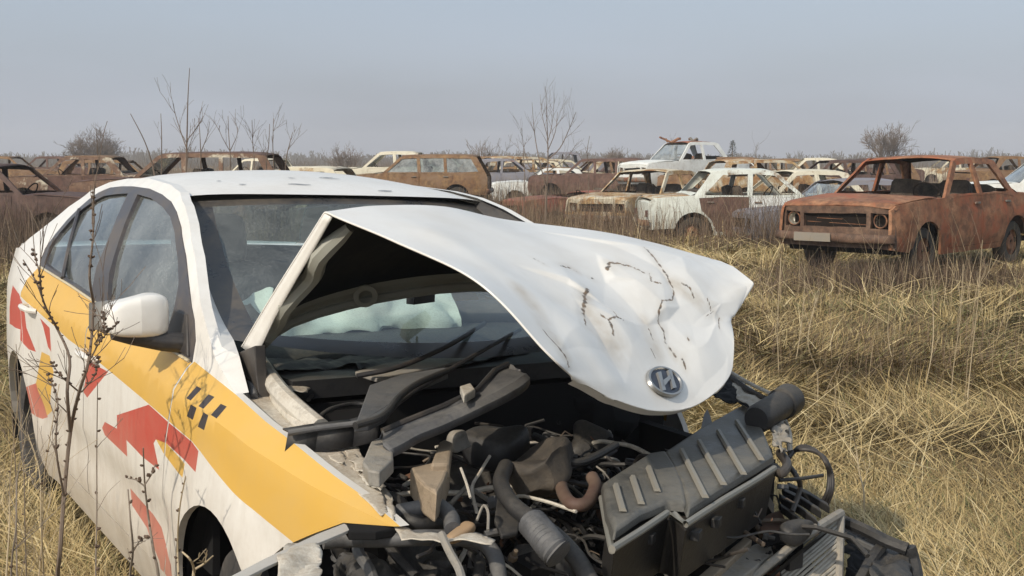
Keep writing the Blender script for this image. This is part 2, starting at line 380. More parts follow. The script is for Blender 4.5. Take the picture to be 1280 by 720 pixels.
def side(sg):
    def bodysurf(off=0):
        def f(x, z):
            w_ = S(x, z)+off
            for cx in (0, -2.6):
                r_ = math.hypot(x-cx, z-.30)
                if .30 < r_ < .47: w_ += .012*(1-abs(r_-.36)/.11 if r_ > .36 else 1)
            if -2.2 < x < -.4 and z < .55: w_ -= .012*math.sin(min(1, max(0, (.55-z)/.16))*math.pi)
            return (x, sg*w_, z)
        return f
    inw = lambda x, z: (0, -sg, 0)
    arc = lambda cx, cz, r_, a0, a1, n=18: [(cx+r_*math.cos(R(a0+(a1-a0)*i/n)), cz+r_*math.sin(R(a0+(a1-a0)*i/n))) for i in range(n+1)]
    # body side with door opening cut out
    mb = MB()
    out = [(-.40, .17), (-2.24, .17)]+arc(-2.60, .30, .34, 200-180, 180)[:]+[(-2.98, .22), (-3.25, .27), (-3.50, .30), (-3.57, .50), (-3.56, .70), (-3.50, .93), (-3.42, 1.03)]+TB[::-1]+[(-.352, .944)]+[(x+.005, z) for x, z in DFRONT]+[(-.46, .30)]
    opening = shift(DFRONT[1:], 0)+[(-1.3, .305)]+[(x-.005, z-.003) for x, z in DREAR]+DLO
    sheet(mb, out, [opening], bodysurf(), .06, [(REDS[2], 2), (REDS[4], 2)], [CREASE], inward=inw, hem=.03, hemm=0)
    return mb, bodysurf, inw, arc
def body_sides():
    mb, bs, inw, arc = side(-1); m2, *_ = side(1); mb.add(m2.v, m2.f); mb.m[-len(m2.f):] = m2.m
    return mb
def wse(t):     # right edge of the windscreen, t = 0 base .. 1 top
    P = [V((-.272, -.689, 1.011)), V((-.435, -.671, 1.056)), V((-.655, -.639, 1.136)), V((-.88, -.596, 1.24)), V((-1.085, -.55, 1.355))]
    return crom(P, t)
def wsp(t, s):  # windscreen surface, s = -1..1 across
    e = wse(t); bow = (1-s*s); x = e.x+bow*(.235*(1-t)+.085*t); z = e.z+bow*(-.05*(1-t)+.022*t)+.012*math.sin(t*math.pi)*bow
    return V((x, -e.y*s, z))
shell = body_sides()
def tbp(x):
    for (a, b), (c, d) in zip(TB, TB[1:]):
        if c <= x <= a: return b+(d-b)*(x-a)/(c-a)
# roof
def roof(u, v):
    x0 = -1.08-(2.42-1.08)*u; t = v*2-1; z = tbp(x0); y = S(x0, z)
    fr = max(0, 1-u*3); x = x0+.09*(1-t*t)*fr-.05*(1-t*t)*max(0, u*3-2)
    return V((x, y*t, z-.004*fr+(1-t*t)*(.045-.038*fr**1.5)-.012*(abs(t)**8)))
shell.grid(roof, 26, 26)
for sg in (-1, 1):      # strips between side panel edge and screens
    n = 12
    for i in range(n):
        def pr(k):
            t = k/n; x = lerp(t, [(0, -.20), (.25, -.41), (.5, -.61), (.75, -.83), (1, -1.08)]); z = tbp(x); return V((x, sg*S(x, z), z)), V((wse(t).x, -sg*wse(t).y, wse(t).z))
        a, b = pr(i); c_, d = pr(i+1); ma = (a+b)/2+V((.012, sg*.012, .008)); mc = (c_+d)/2+V((.012, sg*.012, .008))
        shell.add([a, ma, b, c_, mc, d], [(0, 1, 4, 3), (1, 2, 5, 4)], 4 if sg > 0 else 0)
        if i == 0: MM = ma.copy()
    for i in range(8):  # C pillar inboard strip
        def pc(k):
            x = -2.42-(3.0-2.42)*k/8; z = tbp(x); return V((x, sg*S(x, z), z)), V((x-.02, sg*(S(x, z)-.10-.02*k/8), z+.012*(1-k/8)))
        a, b = pc(i); c_, d = pc(i+1); shell.add([a, b, c_, d], [(0, 1, 3, 2)])
    # foot of the A pillar running on to the fender top
    tri = [V((-.352, sg*S(-.352, .944), .944)), V((-.20, sg*S(-.2, .975), .975)), V((-.272, sg*.689, 1.011)), V((-.165, sg*.712, .986)), V((-.02, sg*(S(-.02, .913)-.001), .914)), V((-.03, sg*.735, .915)), MM]
    shell.add(tri, [(0, 4, 1), (1, 4, 5, 3), (1, 3, 6), (6, 3, 2)])
# boot lid and tail
def boot(u, v):
    t = v*2-1; x = -2.98-.50*u-.05*(1-t*t); z = 1.06+.02*math.sin(u*3)-.06*u*u+.012*(1-t*t); return V((x, t*(S(-2.98-.5*u, 1.05)-.02), z))
shell.grid(boot, 8, 14)
def tail(u, v):
    t = v*2-1; z = 1.02-.75*u; return V((-3.48-.07*math.sin(u*2.6)-.06*(1-t*t), t*(.63+.03*math.sin(u*3)), z))
shell.grid(tail, 10, 12)
body = shell.build('body', LM, taxi, sharp=28)
# underbody and bay walls
mb = MB(); mb.box((-1.5, 0, .26), (3.6, 1.45, .08)); mb.box((-.10, 0, .55), (.05, 1.36, .62)); mb.box((.30, 0, .24), (.95, 1.3, .06))
for sg in (-1, 1):
    mb.box((.05, sg*.60, .50), (.85, .04, .42)); mb.box((-2.6, sg*.58, .45), (.75, .04, .5)); mb.box((-1.2, sg*.74, .62), (1.9, .02, .5))
    def well(u, v, sg=sg, cx=0.0): a = R(200-220*u); return V((cx+.36*math.cos(a), sg*(.60+.19*v), .30+.36*math.sin(a)))
    mb.grid(well, 16, 2); mb.grid(lambda u, v, sg=sg: well(u, v, sg, -2.6), 16, 2)
mb.build('underbody', pitch, taxi)
# doors, trim, windows on both sides
for sg in (-1, 1):
    _, bs, inw, arc = side(sg)
    fd = shift(DFRONT, -.004)+[(-1.39, .312), (-1.37, .6), (-1.352, .978)]+[BELT[0]][::-1]
    mb = MB(); sheet(mb, fd[:-1]+[(-.773, .9545)], [], bs(), .045, [r_ for r_ in LIV], [CREASE], inward=inw, hem=.03)
    d1 = mb.build('front_door', LM, taxi, sharp=28)
    rd = [(-1.362, .979), (-1.380, .6), (-1.400, .312)]+DREAR+[(-1.816, 1.0025)]
    mb = MB(); sheet(mb, rd, [], bs(), .045, [r_ for r_ in LIV], [CREASE], inward=inw, hem=.03)
    d2 = mb.build('rear_door', LM, taxi, sharp=28)
    for d, (hx, hz) in ((d1, (-1.25, .83)), (d2, (-2.27, .868))):
        mb = MB(); y0 = S(hx, hz)
        mb.tube([(hx+.085, sg*(y0+.002), hz-.004), (hx+.07, sg*(y0+.032), hz), (hx, sg*(y0+.038), hz+.002), (hx-.07, sg*(y0+.032), hz), (hx-.085, sg*(y0+.002), hz)], [.010, .012, .013, .012, .010], 8)
        hd = mb.build('handle', white, d)
    mb = MB()
    dl = DLO+[(BELT[0][0], BELT[0][1]), BELT[1], BELT[2]]
    sheet(mb, dl, [GLASSR, GLASSF], bs(.004), .06, inward=inw, hem=.018)
    def strip(a, b, w_):   # vertical bar and edge of the B pillar / quarter light
        pa, pb = V((a[0], sg*(S(*a)+.006), a[1])), V((b[0], sg*(S(*b)+.006), b[1])); mb.tube([pa, (pa+pb)/2+V((0, sg*.004, 0)), pb], w_, 6)
    strip((-2.32, 1.27), (-1.96, 1.02), .009); pass
    tr = mb.build('window_trim', dusty('trim_black%d' % (sg+1), (.045, .045, .055), .35, .3), taxi)
    mb = MB(); mb.tube([(x, sg*(S(x, z)+.004), z) for x, z in [(-.375, .943), (-.773, .956), (-1.284, .976), (-1.816, 1.004), (-2.39, 1.027)]], .0055, 6)
    mb.build('belt_seal', dusty('belt_seal%d' % (sg+1), (.55, .48, .33), .4, .3), tr)
    for nm, G in (('rear_side_window', GLASSR), ('front_side_window', GLASSF)):
        mb = MB(); cx = sum(p[0] for p in G)/len(G); cz = sum(p[1] for p in G)/len(G)
        sheet(mb, [(cx+(x-cx)*1.03, cz+(z-cz)*1.05) for x, z in G], [], bs(-.010), .12, hem=0)
        mb.build(nm, sideglass, taxi)
    # door mirror
    mb = MB()
    def mir(u, v):
        a = u*2*math.pi; b = (v-.5)*math.pi; ex = .42
        f = lambda t: math.copysign(abs(t)**ex, t)
        X, Y, Z = f(math.cos(b))*f(math.cos(a)), f(math.cos(b))*f(math.sin(a)), f(math.sin(b))
        return V((-.50+.052*X*(1-.12*Z)-.015*Y*Y, sg*(.886+.086*Y), 1.056+Z*(.056-.022*max(Y, -.3)*(1 if Z > 0 else .2))))
    mb.grid(mir, 32, 16)
    mr = mb.build('mirror', white, taxi)
    mb = MB(); mb.tube([(-.495, sg*.955, 1.012), (-.495, sg*.90, 1.004), (-.475, sg*.82, .985), (-.46, sg*.765, .980)], [.018, .028, .028, .03], 10); 
    mb.prism([(-.375, sg*.772, .955), (-.60, sg*.772, .965), (-.60, sg*.742, 1.06), (-.47, sg*.745, 1.06)], (0, sg*.012, 0)); mb.build('mirror_foot', black, mr, bevel=.004)
    mb = MB(); mb.prism([(-.555, sg*y, z) for y, z in ((.81, 1.005), (1.0, 1.015), (1.0, 1.09), (.81, 1.11))], (-.004, 0, 0)); mb.build('mirror_glass', chrome, mr)
    # fender
    if sg > 0:      # the far wing is gone beyond the bonnet
        fo = [(-.346, .946), (-.20, .93), (-.16, .85), (-.20, .76), (-.14, .66), (-.12, .612)]+arc(0, .30, .335, 111, 180)+[(-.34, .20), (-.455, .20)]+[(x+.006, z) for x, z in DFRONT[::-1]]
    else: fo = [(-.346, .946), (-.01, .914), (.288, .876), (.471, .851), (.683, .826), (.814, .809), (.643, .774), (.52, .715), (.40, .655), (.30, .585), (.262, .535)]+arc(0, .30, .335, 42, 180)+[(-.34, .20), (-.455, .20)]+[(x+.006, z) for x, z in DFRONT[::-1]]
    mb = MB(); sheet(mb, fo[:-1], [], bs(), .035, LIV, [CREASE], inward=inw, hem=.02); f_ = mb.build('fender', LM, taxi, sharp=28)
    # wheels
    for cx, cy, cz, turn in ((.085, .70, .245, .12*sg), (-2.60, .69, .285, 0)):
        wh = empty('wheel', (cx, sg*cy, cz)); wh.parent = taxi; wh.rotation_euler = (0, 0, turn)
        mb = MB(); mb.lathe([(.19, -.085), (.235, -.095), (.285, -.09), (.302, -.065), (.305, 0), (.302, .065), (.285, .09), (.235, .095), (.19, .085), (.19, -.085)], (0, 0, 0), (0, 1, 0), 40); mb.build('tyre', rubber, wh)
        mb = MB(); mb.lathe([(.195, -.07), (.18, .05), (.15, .045*sg), (.10, .055*sg), (.04, .06*sg), (0, .06*sg)], (0, 0, 0), (0, 1, 0), 32); mb.build('rim', alu, wh)
# windscreen and rear screen
mb = MB(); mb.grid(lambda u, v: wsp(u, v*2-1), 26, 36, mf=lambda u, v: 1 if (v < .055 or v > .945 or u < .10 or u > .955) else 0)
mb.build('windscreen', [glass, frit], taxi)
mb = MB()
def rs(u, v):
    t = v*2-1; x = -2.42-.58*u; z = tbp(x); return V((x-.05*(1-t*t), t*(S(x, z)-.10-.02*u), z+.012*(1-u)+.03*(1-t*t)*(1-u)))
mb.grid(rs, 8, 12); mb.build('rear_screen', sideglass, taxi)
mb = MB()   # headliner, dark cabin sides
mb.grid(lambda u, v: roof(u, v)-V((0, 0, .035)), 8, 8); mb.build('headliner', liner, taxi)
glue = mat('peeled_glue', (.12, .13, .15), .8)
mb = MB()   # peeled marks left by the roof sign
rnd = random.Random(5)
def rz(x, y):
    u0 = .1
    for _ in range(8):
        yw = S(-1.08-1.34*u0, tbp(-1.08-1.34*u0)); t = max(-1, min(1, y/yw)); u0 = min(1, max(0, (-1.08-x+.09*(1-t*t)*max(0, 1-u0*3))/1.34))
    return roof(u0, (t+1)/2).z
for (px, py, ln, an) in [(268, 240, 7, .3), (273, 238, 4, -.6), (374, 238, 17, .05), (392, 233, 24, -.12), (407, 238, 16, -.5), (414, 236, 13, .0), (452, 243, 12, -.5), (481, 241, 13, -.3), (303, 239, 5, 0), (364, 236, 5, .2)]:
    zz = 1.41
    for _ in range(14):
        p = q(px, py, z=zz); zz = .5*zz+.5*rz(p.x, p.y)
    L_ = ln*.0048; yy = p.y
    rp = lambda x, y: V((x, y, rz(x, y)+.003))
    d = V((math.sin(an), math.cos(an))); n_ = V((-d.y, d.x)); P_ = []
    for k in range(5):
        t = (k/4-.5)*L_; P_.append((t, .0045*(1-abs(k/2-1)**2*.8)+.002*rnd.random()))
    top = [rp(p.x+d.x*t+n_.x*w_+.006*math.sin(t*60), yy+d.y*t+n_.y*w_) for t, w_ in P_]; bot = [rp(p.x+d.x*t-n_.x*w_+.006*math.sin(t*60), yy+d.y*t-n_.y*w_) for t, w_ in P_]
    mb.add(top+bot, [(k, k+1, 6+k, 5+k) for k in range(4)])
    mb.build('peeled_mark', glue, taxi); mb = MB()

# cabin
def rbox(mb, c, sz, rot=None, e=.35, nu=20, nv=12, wob=0):
    def f(u, v):
        a = u*2*math.pi; b = (v-.5)*math.pi; g = lambda t: math.copysign(abs(t)**e, t)
        p = V((sz[0]/2*g(math.cos(b))*g(math.cos(a)), sz[1]/2*g(math.cos(b))*g(math.sin(a)), sz[2]/2*g(math.sin(b))))
        if wob: p += noise.noise_vector(p*9+V(c)*5)*wob
        return (rot @ p if rot else p)+V(c)
    mb.grid(f, nu, nv)
tl = Matrix.Rotation(R(-18), 3, 'Y')
for sg in (-1, 1):
    st = MB(); rbox(st, (-1.05, sg*.36, .50), (.50, .50, .16)); rbox(st, (-1.37, sg*.36, .82), (.15, .48, .62), tl)
    s_ = st.build('front_seat', seatm, taxi)
    mb = MB(); rbox(mb, (-1.47, sg*.36, 1.20), (.10, .27, .19), tl); mb.tube([(-1.44, sg*.36-.05, 1.05), (-1.47, sg*.36-.05, 1.16)], .006, 6); mb.tube([(-1.44, sg*.36+.05, 1.05), (-1.47, sg*.36+.05, 1.16)], .006, 6); mb.build('headrest', seatm, s_)
mb = MB(); rbox(mb, (-2.1, 0, .52), (.50, 1.25, .18)); rbox(mb, (-2.42, 0, .82), (.14, 1.25, .58), tl); mb.build('rear_seat', seatm, taxi)
mb = MB(); rbox(mb, (-.56, 0, .86), (.50, 1.34, .24), e=.5, nu=28); rbox(mb, (-.66, .36, .99), (.20, .36, .10), e=.6); mb.box((-.30, 0, .90), (.45, 1.2, .05)); mb.build('dashboard', lead_pl, taxi)
mb = MB(); mb.lathe([(.175+.014*math.cos(R(a)), .014*math.sin(R(a))) for a in range(0, 361, 45)], (-.86, .36, .97), (-.9, 0, .45), 32); mb.tube([(-.86, .20, .97), (-.84, .36, .96), (-.86, .52, .97)], .02, 8); mb.tube([(-.70, .36, .88), (-.84, .36, .96)], .035, 10); mb.build('steering_wheel', lead_pl, taxi)
mb = MB()
def bag(u, v):
    t = v*2-1; a = u*math.pi; p = V((-.66+.14*math.cos(a), -.18+.34*t+.02*math.cos(a), .965+((.165+.04*t)*(1-.30*t*t)+.03*math.sin(t*7+1))*math.sin(a)))
    p += noise.noise_vector(p*6)*.045+noise.noise_vector(p*17)*.016; return p
mb.grid(bag, 26, 46); mb.build('deflated_airbag', bagm, taxi)
mb = MB(); mb.box(q(526, 370, y=-.10), (.03, .105, .042), Matrix.Rotation(R(25), 3, 'Z')); c0 = q(520, 364, y=-.10); c1 = q(531, 364, y=-.10); tp = q(524, 345, y=-.11)
mb.tube([c0, q(517, 354, y=-.11), tp], .004, 6); mb.tube([c1, q(534, 357, y=-.11), q(527, 345, y=-.11)], .004, 6); mb.tube([q(516, 347, y=-.11), q(536, 346, y=-.11)], .006, 6)
mb.build('hanging_module', mat('camera_black', (.008, .008, .009), .5), taxi, bevel=.004)

# ---------------------------------------------------------------- buckled bonnet
HR = [  # rows from the windscreen to the nose, each from the taxi's right to its left
 [(-.20, -.690, 1.000), (-.27, -.56, 1.075), (-.27, -.30, 1.135), (-.24, 0, 1.165), (-.26, .30, 1.135), (-.29, .55, 1.06), (-.22, .69, 1.00)],
 [(.005, -.672, 1.185), (-.06, -.52, 1.235), (-.10, -.28, 1.270), (-.13, 0, 1.27), (-.12, .30, 1.235), (-.10, .50, 1.18), (-.06, .66, 1.13)],
 [(.200, -.640, 1.378), (.130, -.47, 1.392), (.060, -.24, 1.388), (-.01, 0, 1.352), (.03, .30, 1.322), (.04, .50, 1.288), (.06, .64, 1.255)],
 [(.455, -.590, 1.325), (.36, -.42, 1.338), (.27, -.20, 1.330), (.22, .02, 1.305), (.20, .28, 1.292), (.17, .50, 1.265), (.17, .66, 1.240)],
 [(.700, -.520, 1.255), (.58, -.37, 1.248), (.49, -.17, 1.235), (.43, .04, 1.215), (.37, .26, 1.225), (.31, .46, 1.225), (.225, .66, 1.228)],
 [(.835, -.440, 1.130), (.72, -.30, 1.140), (.63, -.13, 1.130), (.57, .04, 1.115), (.48, .24, 1.140), (.40, .43, 1.160), (.335, .632, 1.192)],
 [(.835, -.385, 1.085), (.79, -.27, 1.055), (.73, -.11, 1.025), (.68, .04, 1.010), (.59, .22, 1.055), (.46, .37, 1.115), (.425, .475, 1.120)],
 [(.825, -.355, 1.068), (.805, -.24, 1.010), (.765, -.08, .963), (.715, .09, .955), (.632, .27, .998), (.525, .385, 1.070), (.425, .455, 1.110)],
]
HR = [[V(p) for p in r_] for r_ in HR]
def hood0(u, v):
    # u down the length with a hard ridge at row 2; v across
    cols = [crom(r_, v) for r_ in HR]
    k = 2/7
    p = crom(cols[:3], u/k) if u <= k else crom(cols[2:], (u-k)/(1-k))
    if v > .86 and u > k:      # the far corner is folded to a sharp ear
        a = u*7; i = min(6, int(a)); e_ = HR[i][-1].lerp(HR[i+1][-1], a-i); p = p.lerp(e_, ((v-.86)/.14)**1.0)
    return p
DENT = [((.45, .15), (.85, .22), .05, -.005, 0), ((.62, .36), (.70, .40), .08, -.012, 0)]
FACET = [  # (u, v, height): the sheet is kinked into flat facets between these points
 (0.521, 0.4, 0), (0.471, 0.558, 0), (0.436, 0.692, 0.01), (0.586, 0.35, -0.016), (0.557, 0.5, -0.018), (0.629, 0.317, -0.01), (0.643, 0.408, -0.012), (0.643, 0.217, 0), (0.686, 0.383, 0.008), (0.7, 0.233, 0.006), (0.571, 0.575, 0.006), (0.679, 0.608, 0.014), (0.529, 0.683, -0.012), (0.571, 0.758, 0.008), (0.493, 0.875, -0.006), (0.714, 0.608, -0.01), (0.764, 0.683, -0.012), (0.693, 0.667, -0.004), (0.829, 0.642, 0.01), (0.886, 0.817, 0.006), (0.964, 0.733, 0), (0.757, 0.392, 0.004), (0.786, 0.542, 0), (0.771, 0.283, -0.007), (0.7, 0.517, -0.004), (0.693, 0.775, 0.012), (0.607, 0.883, -0.01), (0.764, 0.85, 0.01), (0.55, 0.533, 0.002), (0.579, 0.358, 0.004), (0.529, 0.25, 0), (0.65, 0.008, 0), (0.736, 0.058, 0), (0.871, 0.267, 0), (0.907, 0.417, 0), (0.936, 0.583, 0), (.36, 0, 0), (.36, .5, 0), (.36, 1, 0), (1, 0, 0), (1, .2, .004), (1, .4, -.003), (1, .6, .004), (1, .8, -.006), (1, 1, 0), (.7, 0, 0), (.55, .98, 0), (.85, 1, 0), (.48, .80, .008), (.42, .62, -.004)
]
_fp = [V((a, b)) for a, b, _ in FACET]; _fh = [c_ for *_, c_ in FACET]
_fv, _, _ff, *_ = delaunay_2d_cdt(_fp, [], [], 0, 1e-6)
_fh = [min(range(len(_fp)), key=lambda k: (_fp[k]-p).length) for p in _fv]; _fh = [FACET[k][2] for k in _fh]
_TR = [(_fv[a], _fv[b], _fv[c_], _fh[a], _fh[b], _fh[c_]) for a, b, c_ in _ff]
def facet(u, v):
    for a, b, c_, ha, hb, hc in _TR:
        d = (b.y-c_.y)*(a.x-c_.x)+(c_.x-b.x)*(a.y-c_.y)
        if abs(d) < 1e-12: continue
        l1 = ((b.y-c_.y)*(u-c_.x)+(c_.x-b.x)*(v-c_.y))/d; l2 = ((c_.y-a.y)*(u-c_.x)+(a.x-c_.x)*(v-c_.y))/d; l3 = 1-l1-l2
        if l1 >= -1e-6 and l2 >= -1e-6 and l3 >= -1e-6: return l1*ha+l2*hb+l3*hc
    return 0
def hood_n(u, v):
    e = .004; a = hood0(min(1, u+e), v)-hood0(max(0, u-e), v); b = hood0(u, min(1, v+e))-hood0(u, max(0, v-e)); n_ = b.cross(a)
    n_.normalize(); return n_ if n_.z > 0 or u < .3 else n_
def hood(u, v, off=0):
    p = hood0(u, v); n_ = hood_n(u, v); h = off
    for (a, b, r_, d, sh) in DENT:
        if sh: d *= 1.3; r_ *= .9
        a2, b2 = V(a), V(b); t = max(0, min(1, (V((u, v))-a2).dot(b2-a2)/(b2-a2).length_squared)); ds = (V((u, v))-a2-(b2-a2)*t).length/r_
        if ds < 3: h += d*(max(0, 1-ds) if sh else math.exp(-ds*ds))
    if u > .36: h -= .55*facet(u+.004*noise.noise(p*9), v+.004*noise.noise(p*9+V((5, 0, 0))))
    h += (.0012*noise.noise(p*7) if u > .3 else 0)+.004*noise.noise(p*2.2+V((4, 1, 2)))
    return p+n_*h
SCR = [  # scrapes showing primer and rust: polyline in (u, v), half width
 ([(0.529, 0.533), (0.507, 0.558), (0.514, 0.583), (0.529, 0.608), (0.55, 0.617)], 0.0085, 0),
 ([(0.55, 0.467), (0.55, 0.467)], 0.008, 0),
 ([(0.529, 0.392), (0.529, 0.425), (0.536, 0.433)], 0.005, 0),
 ([(0.514, 0.333), (0.529, 0.342)], 0.003, 0),
 ([(0.6, 0.392), (0.643, 0.333), (0.671, 0.3)], 0.01, 0),
 ([(0.671, 0.3), (0.7, 0.267)], 0.005, 0),
 ([(0.679, 0.35), (0.693, 0.358), (0.707, 0.358), (0.729, 0.342)], 0.008, 0),
 ([(0.664, 0.417), (0.686, 0.4), (0.693, 0.417)], 0.006, 0),
 ([(0.693, 0.358), (0.686, 0.4)], 0.006, 0),
 ([(0.443, 0.7), (0.493, 0.7), (0.55, 0.692), (0.586, 0.683)], 0.007, 0),
 ([(0.557, 0.633), (0.586, 0.617), (0.6, 0.642)], 0.007, 0),
 ([(0.586, 0.683), (0.636, 0.675), (0.664, 0.65), (0.657, 0.608), (0.679, 0.583), (0.7, 0.567), (0.736, 0.567), (0.757, 0.55), (0.807, 0.558)], 0.007, 0),
 ([(0.614, 0.717), (0.636, 0.733), (0.679, 0.733)], 0.008, 0),
 ([(0.7, 0.783), (0.793, 0.8)], 0.005, 0),
 ([(0.779, 0.767), (0.793, 0.817)], 0.005, 0),
 ([(0.879, 0.858), (0.907, 0.808)], 0.009, 0),
 ([(0.714, 0.517), (0.743, 0.508)], 0.005, 0),
 ([(0.786, 0.633), (0.793, 0.633)], 0.008, 0),
 ([(0.821, 0.575), (0.85, 0.567)], 0.008, 0),
 ([(0.764, 0.475), (0.786, 0.475)], 0.003, 0),
 ([(0.671, 0.075), (0.693, 0.067), (0.729, 0.067)], 0.004, 0),
 ([(0.729, 0.067), (0.764, 0.058), (0.807, 0.033)], 0.008, 0),
 ([(0.3, 0.783), (0.3, 0.792)], 0.008, 0),
 ([(0.607, 0.15), (0.671, 0.1), (0.757, 0.058)], 0.03, 1),
 ([(0.707, 0.317), (0.771, 0.317)], 0.05, 1),
 ([(0.7, 0.517), (0.771, 0.492)], 0.03, 1),
 ([(0.621, 0.358), (0.707, 0.267)], 0.025, 1),
 ([(0.6, 0.692), (0.879, 0.858)], 0.03, 1),

]
HOODN = (300, 240)
mb = MB(); mb.grid(lambda u, v: hood(u, v), *HOODN)
def hood_paint():
    m = mat('bonnet_paint', (.77, .755, .715), .30, 0, .5); a = N(m, 'Attribute', attribute_name='scrape'); 
    n1 = noise_fac(m, 38, .30, .62, 6, .75); f = mth(m, 'MULTIPLY', a.outputs['Fac'], mth(m, 'ADD', n1, .25))
    f = mth(m, 'MULTIPLY', mth(m, 'SUBTRACT', f, .30), 2.2); d = mth(m, 'MULTIPLY', noise_fac(m, 4, .45, .8), .38)
    st = N(m, 'Attribute', attribute_name='stain'); d = mth(m, 'ADD', d, mth(m, 'MULTIPLY', st.outputs['Fac'], mth(m, 'MULTIPLY', noise_fac(m, 12, .3, .75), .8)))
    base = mixc(m, d, (.77, .755, .715), (.46, .38, .27)); rc = mixc(m, noise_fac(m, 60, .4, .6), (.21, .14, .08), (.10, .085, .07))
    L(m, mixc(m, f, base, rc), bsdf(m).inputs['Base Color']); bsdf(m).inputs['Coat Weight'].default_value = .4; bsdf(m).inputs['Coat Roughness'].default_value = .15
    r_ = N(m, 'MapRange'); r_.inputs[3].default_value = .32; r_.inputs[4].default_value = .8; L(m, f, r_.inputs[0]); L(m, r_.outputs[0], bsdf(m).inputs['Roughness'])
    bump(m, 30, .16, .004, 5); return m
hoodm = hood_paint()
mb.f = [f[::-1] for f in mb.f]
nu, nv = HOODN
hd = mb.build('hood', [hoodm, underhood], taxi, sharp=24)
fac = np.zeros(len(mb.v), np.float32); stn = np.zeros(len(mb.v), np.float32)
UV = np.stack(np.meshgrid(np.arange(nu+1)/nu, np.arange(nv+1)/nv, indexing='ij'), -1).reshape(-1, 2)
for P_, wd, kind in SCR:
    for a, b in zip(P_, P_[1:]):
        a = np.array(a); b = np.array(b); ab = b-a; t = np.clip(((UV-a)@ab)/(ab@ab+1e-9), 0, 1); ds = np.hypot(*(UV-a-t[:, None]*ab).T)
        wv = .35+.95*np.abs(np.sin(UV[:, 0]*143+UV[:, 1]*57)*np.cos(UV[:, 1]*191-UV[:, 0]*33))
        g = np.clip(1.3-ds/(wd*(1 if kind else .72*wv)), 0, 1)
        if not kind: stn = np.maximum(stn, .55*np.clip(1.1-ds/(.012+wd), 0, 1))
        if kind: stn = np.maximum(stn, g)
        else: fac = np.maximum(fac, g)
for nm, ar in (('scrape', fac), ('stain', stn)):
    at_ = hd.data.attributes.new(nm, 'FLOAT', 'POINT'); at_.data.foreach_set('value', ar.astype(np.float32))
sm = hd.modifiers.new('solid', 'SOLIDIFY'); sm.thickness = .004; sm.offset = 1; sm.material_offset = 1; sm.material_offset_rim = 0
# folded hem along the right edge, front lip, inner frame and insulation edge
mb = MB()
def hem(u, v):     # skirt turned down along the near edge of the rear half
    k = 2/7; uu = u*k*1.0; p = hood(uu, 0); w_ = lerp(u, [(0, .075), (.3, .05), (.8, .03), (1, .022)]); return p+V((.35, .05, -1)).normalized()*0+V((w_*.9*v, .012*v, -.25*w_*v))
mb.grid(hem, 20, 3)
mb.build('hood_edge', [white], hd, solid=.003)
mb = MB()
def nose(u, v):    # turned under lip along the front
    p = hood(1, u); return p+V((-.022*v, 0, -.012*v))
mb.grid(nose, 60, 2); mb.build('hood_lip', white, hd)
mb = MB()
inner = lambda u, v: hood(u*2/7, v)+V((.035, 0, -.028))
mb.tube([inner(.10+.86*i/14, .055+.02*math.sin(i)) for i in range(15)], [.024]*13+[.02, .014], 8)
mb.tube([inner(.03+.02*math.sin(i/16*3.1), .06+.88*i/16)+V((.01, 0, .0)) for i in range(17)], .016, 8)
mb.grid(lambda u, v: inner(.05+.17*u+.03*math.sin(v*3.1), .05+.90*v)+V((.004*math.sin(u*6), 0, .006*math.sin(u*6.3))), 6, 24)
mb.build('hood_inner_frame', hoodframe, hd)
mb = MB(); mb.lathe([(.020, 0), (.034, .004), (.034, .012), (.020, .014)], inner(.15, .30)+V((.012, 0, -.004)), (1, -.3, -.4), 20); mb.build('washer_jet', hoodframe, hd)
mb = MB(); mb.tube([q(347, 362, y=-.58), q(345, 372, y=-.58), q(338, 400, y=-.58), q(334, 420, y=-.58)], [.012, .013, .007, .005], 8); mb.build('hood_strut', black, hd)
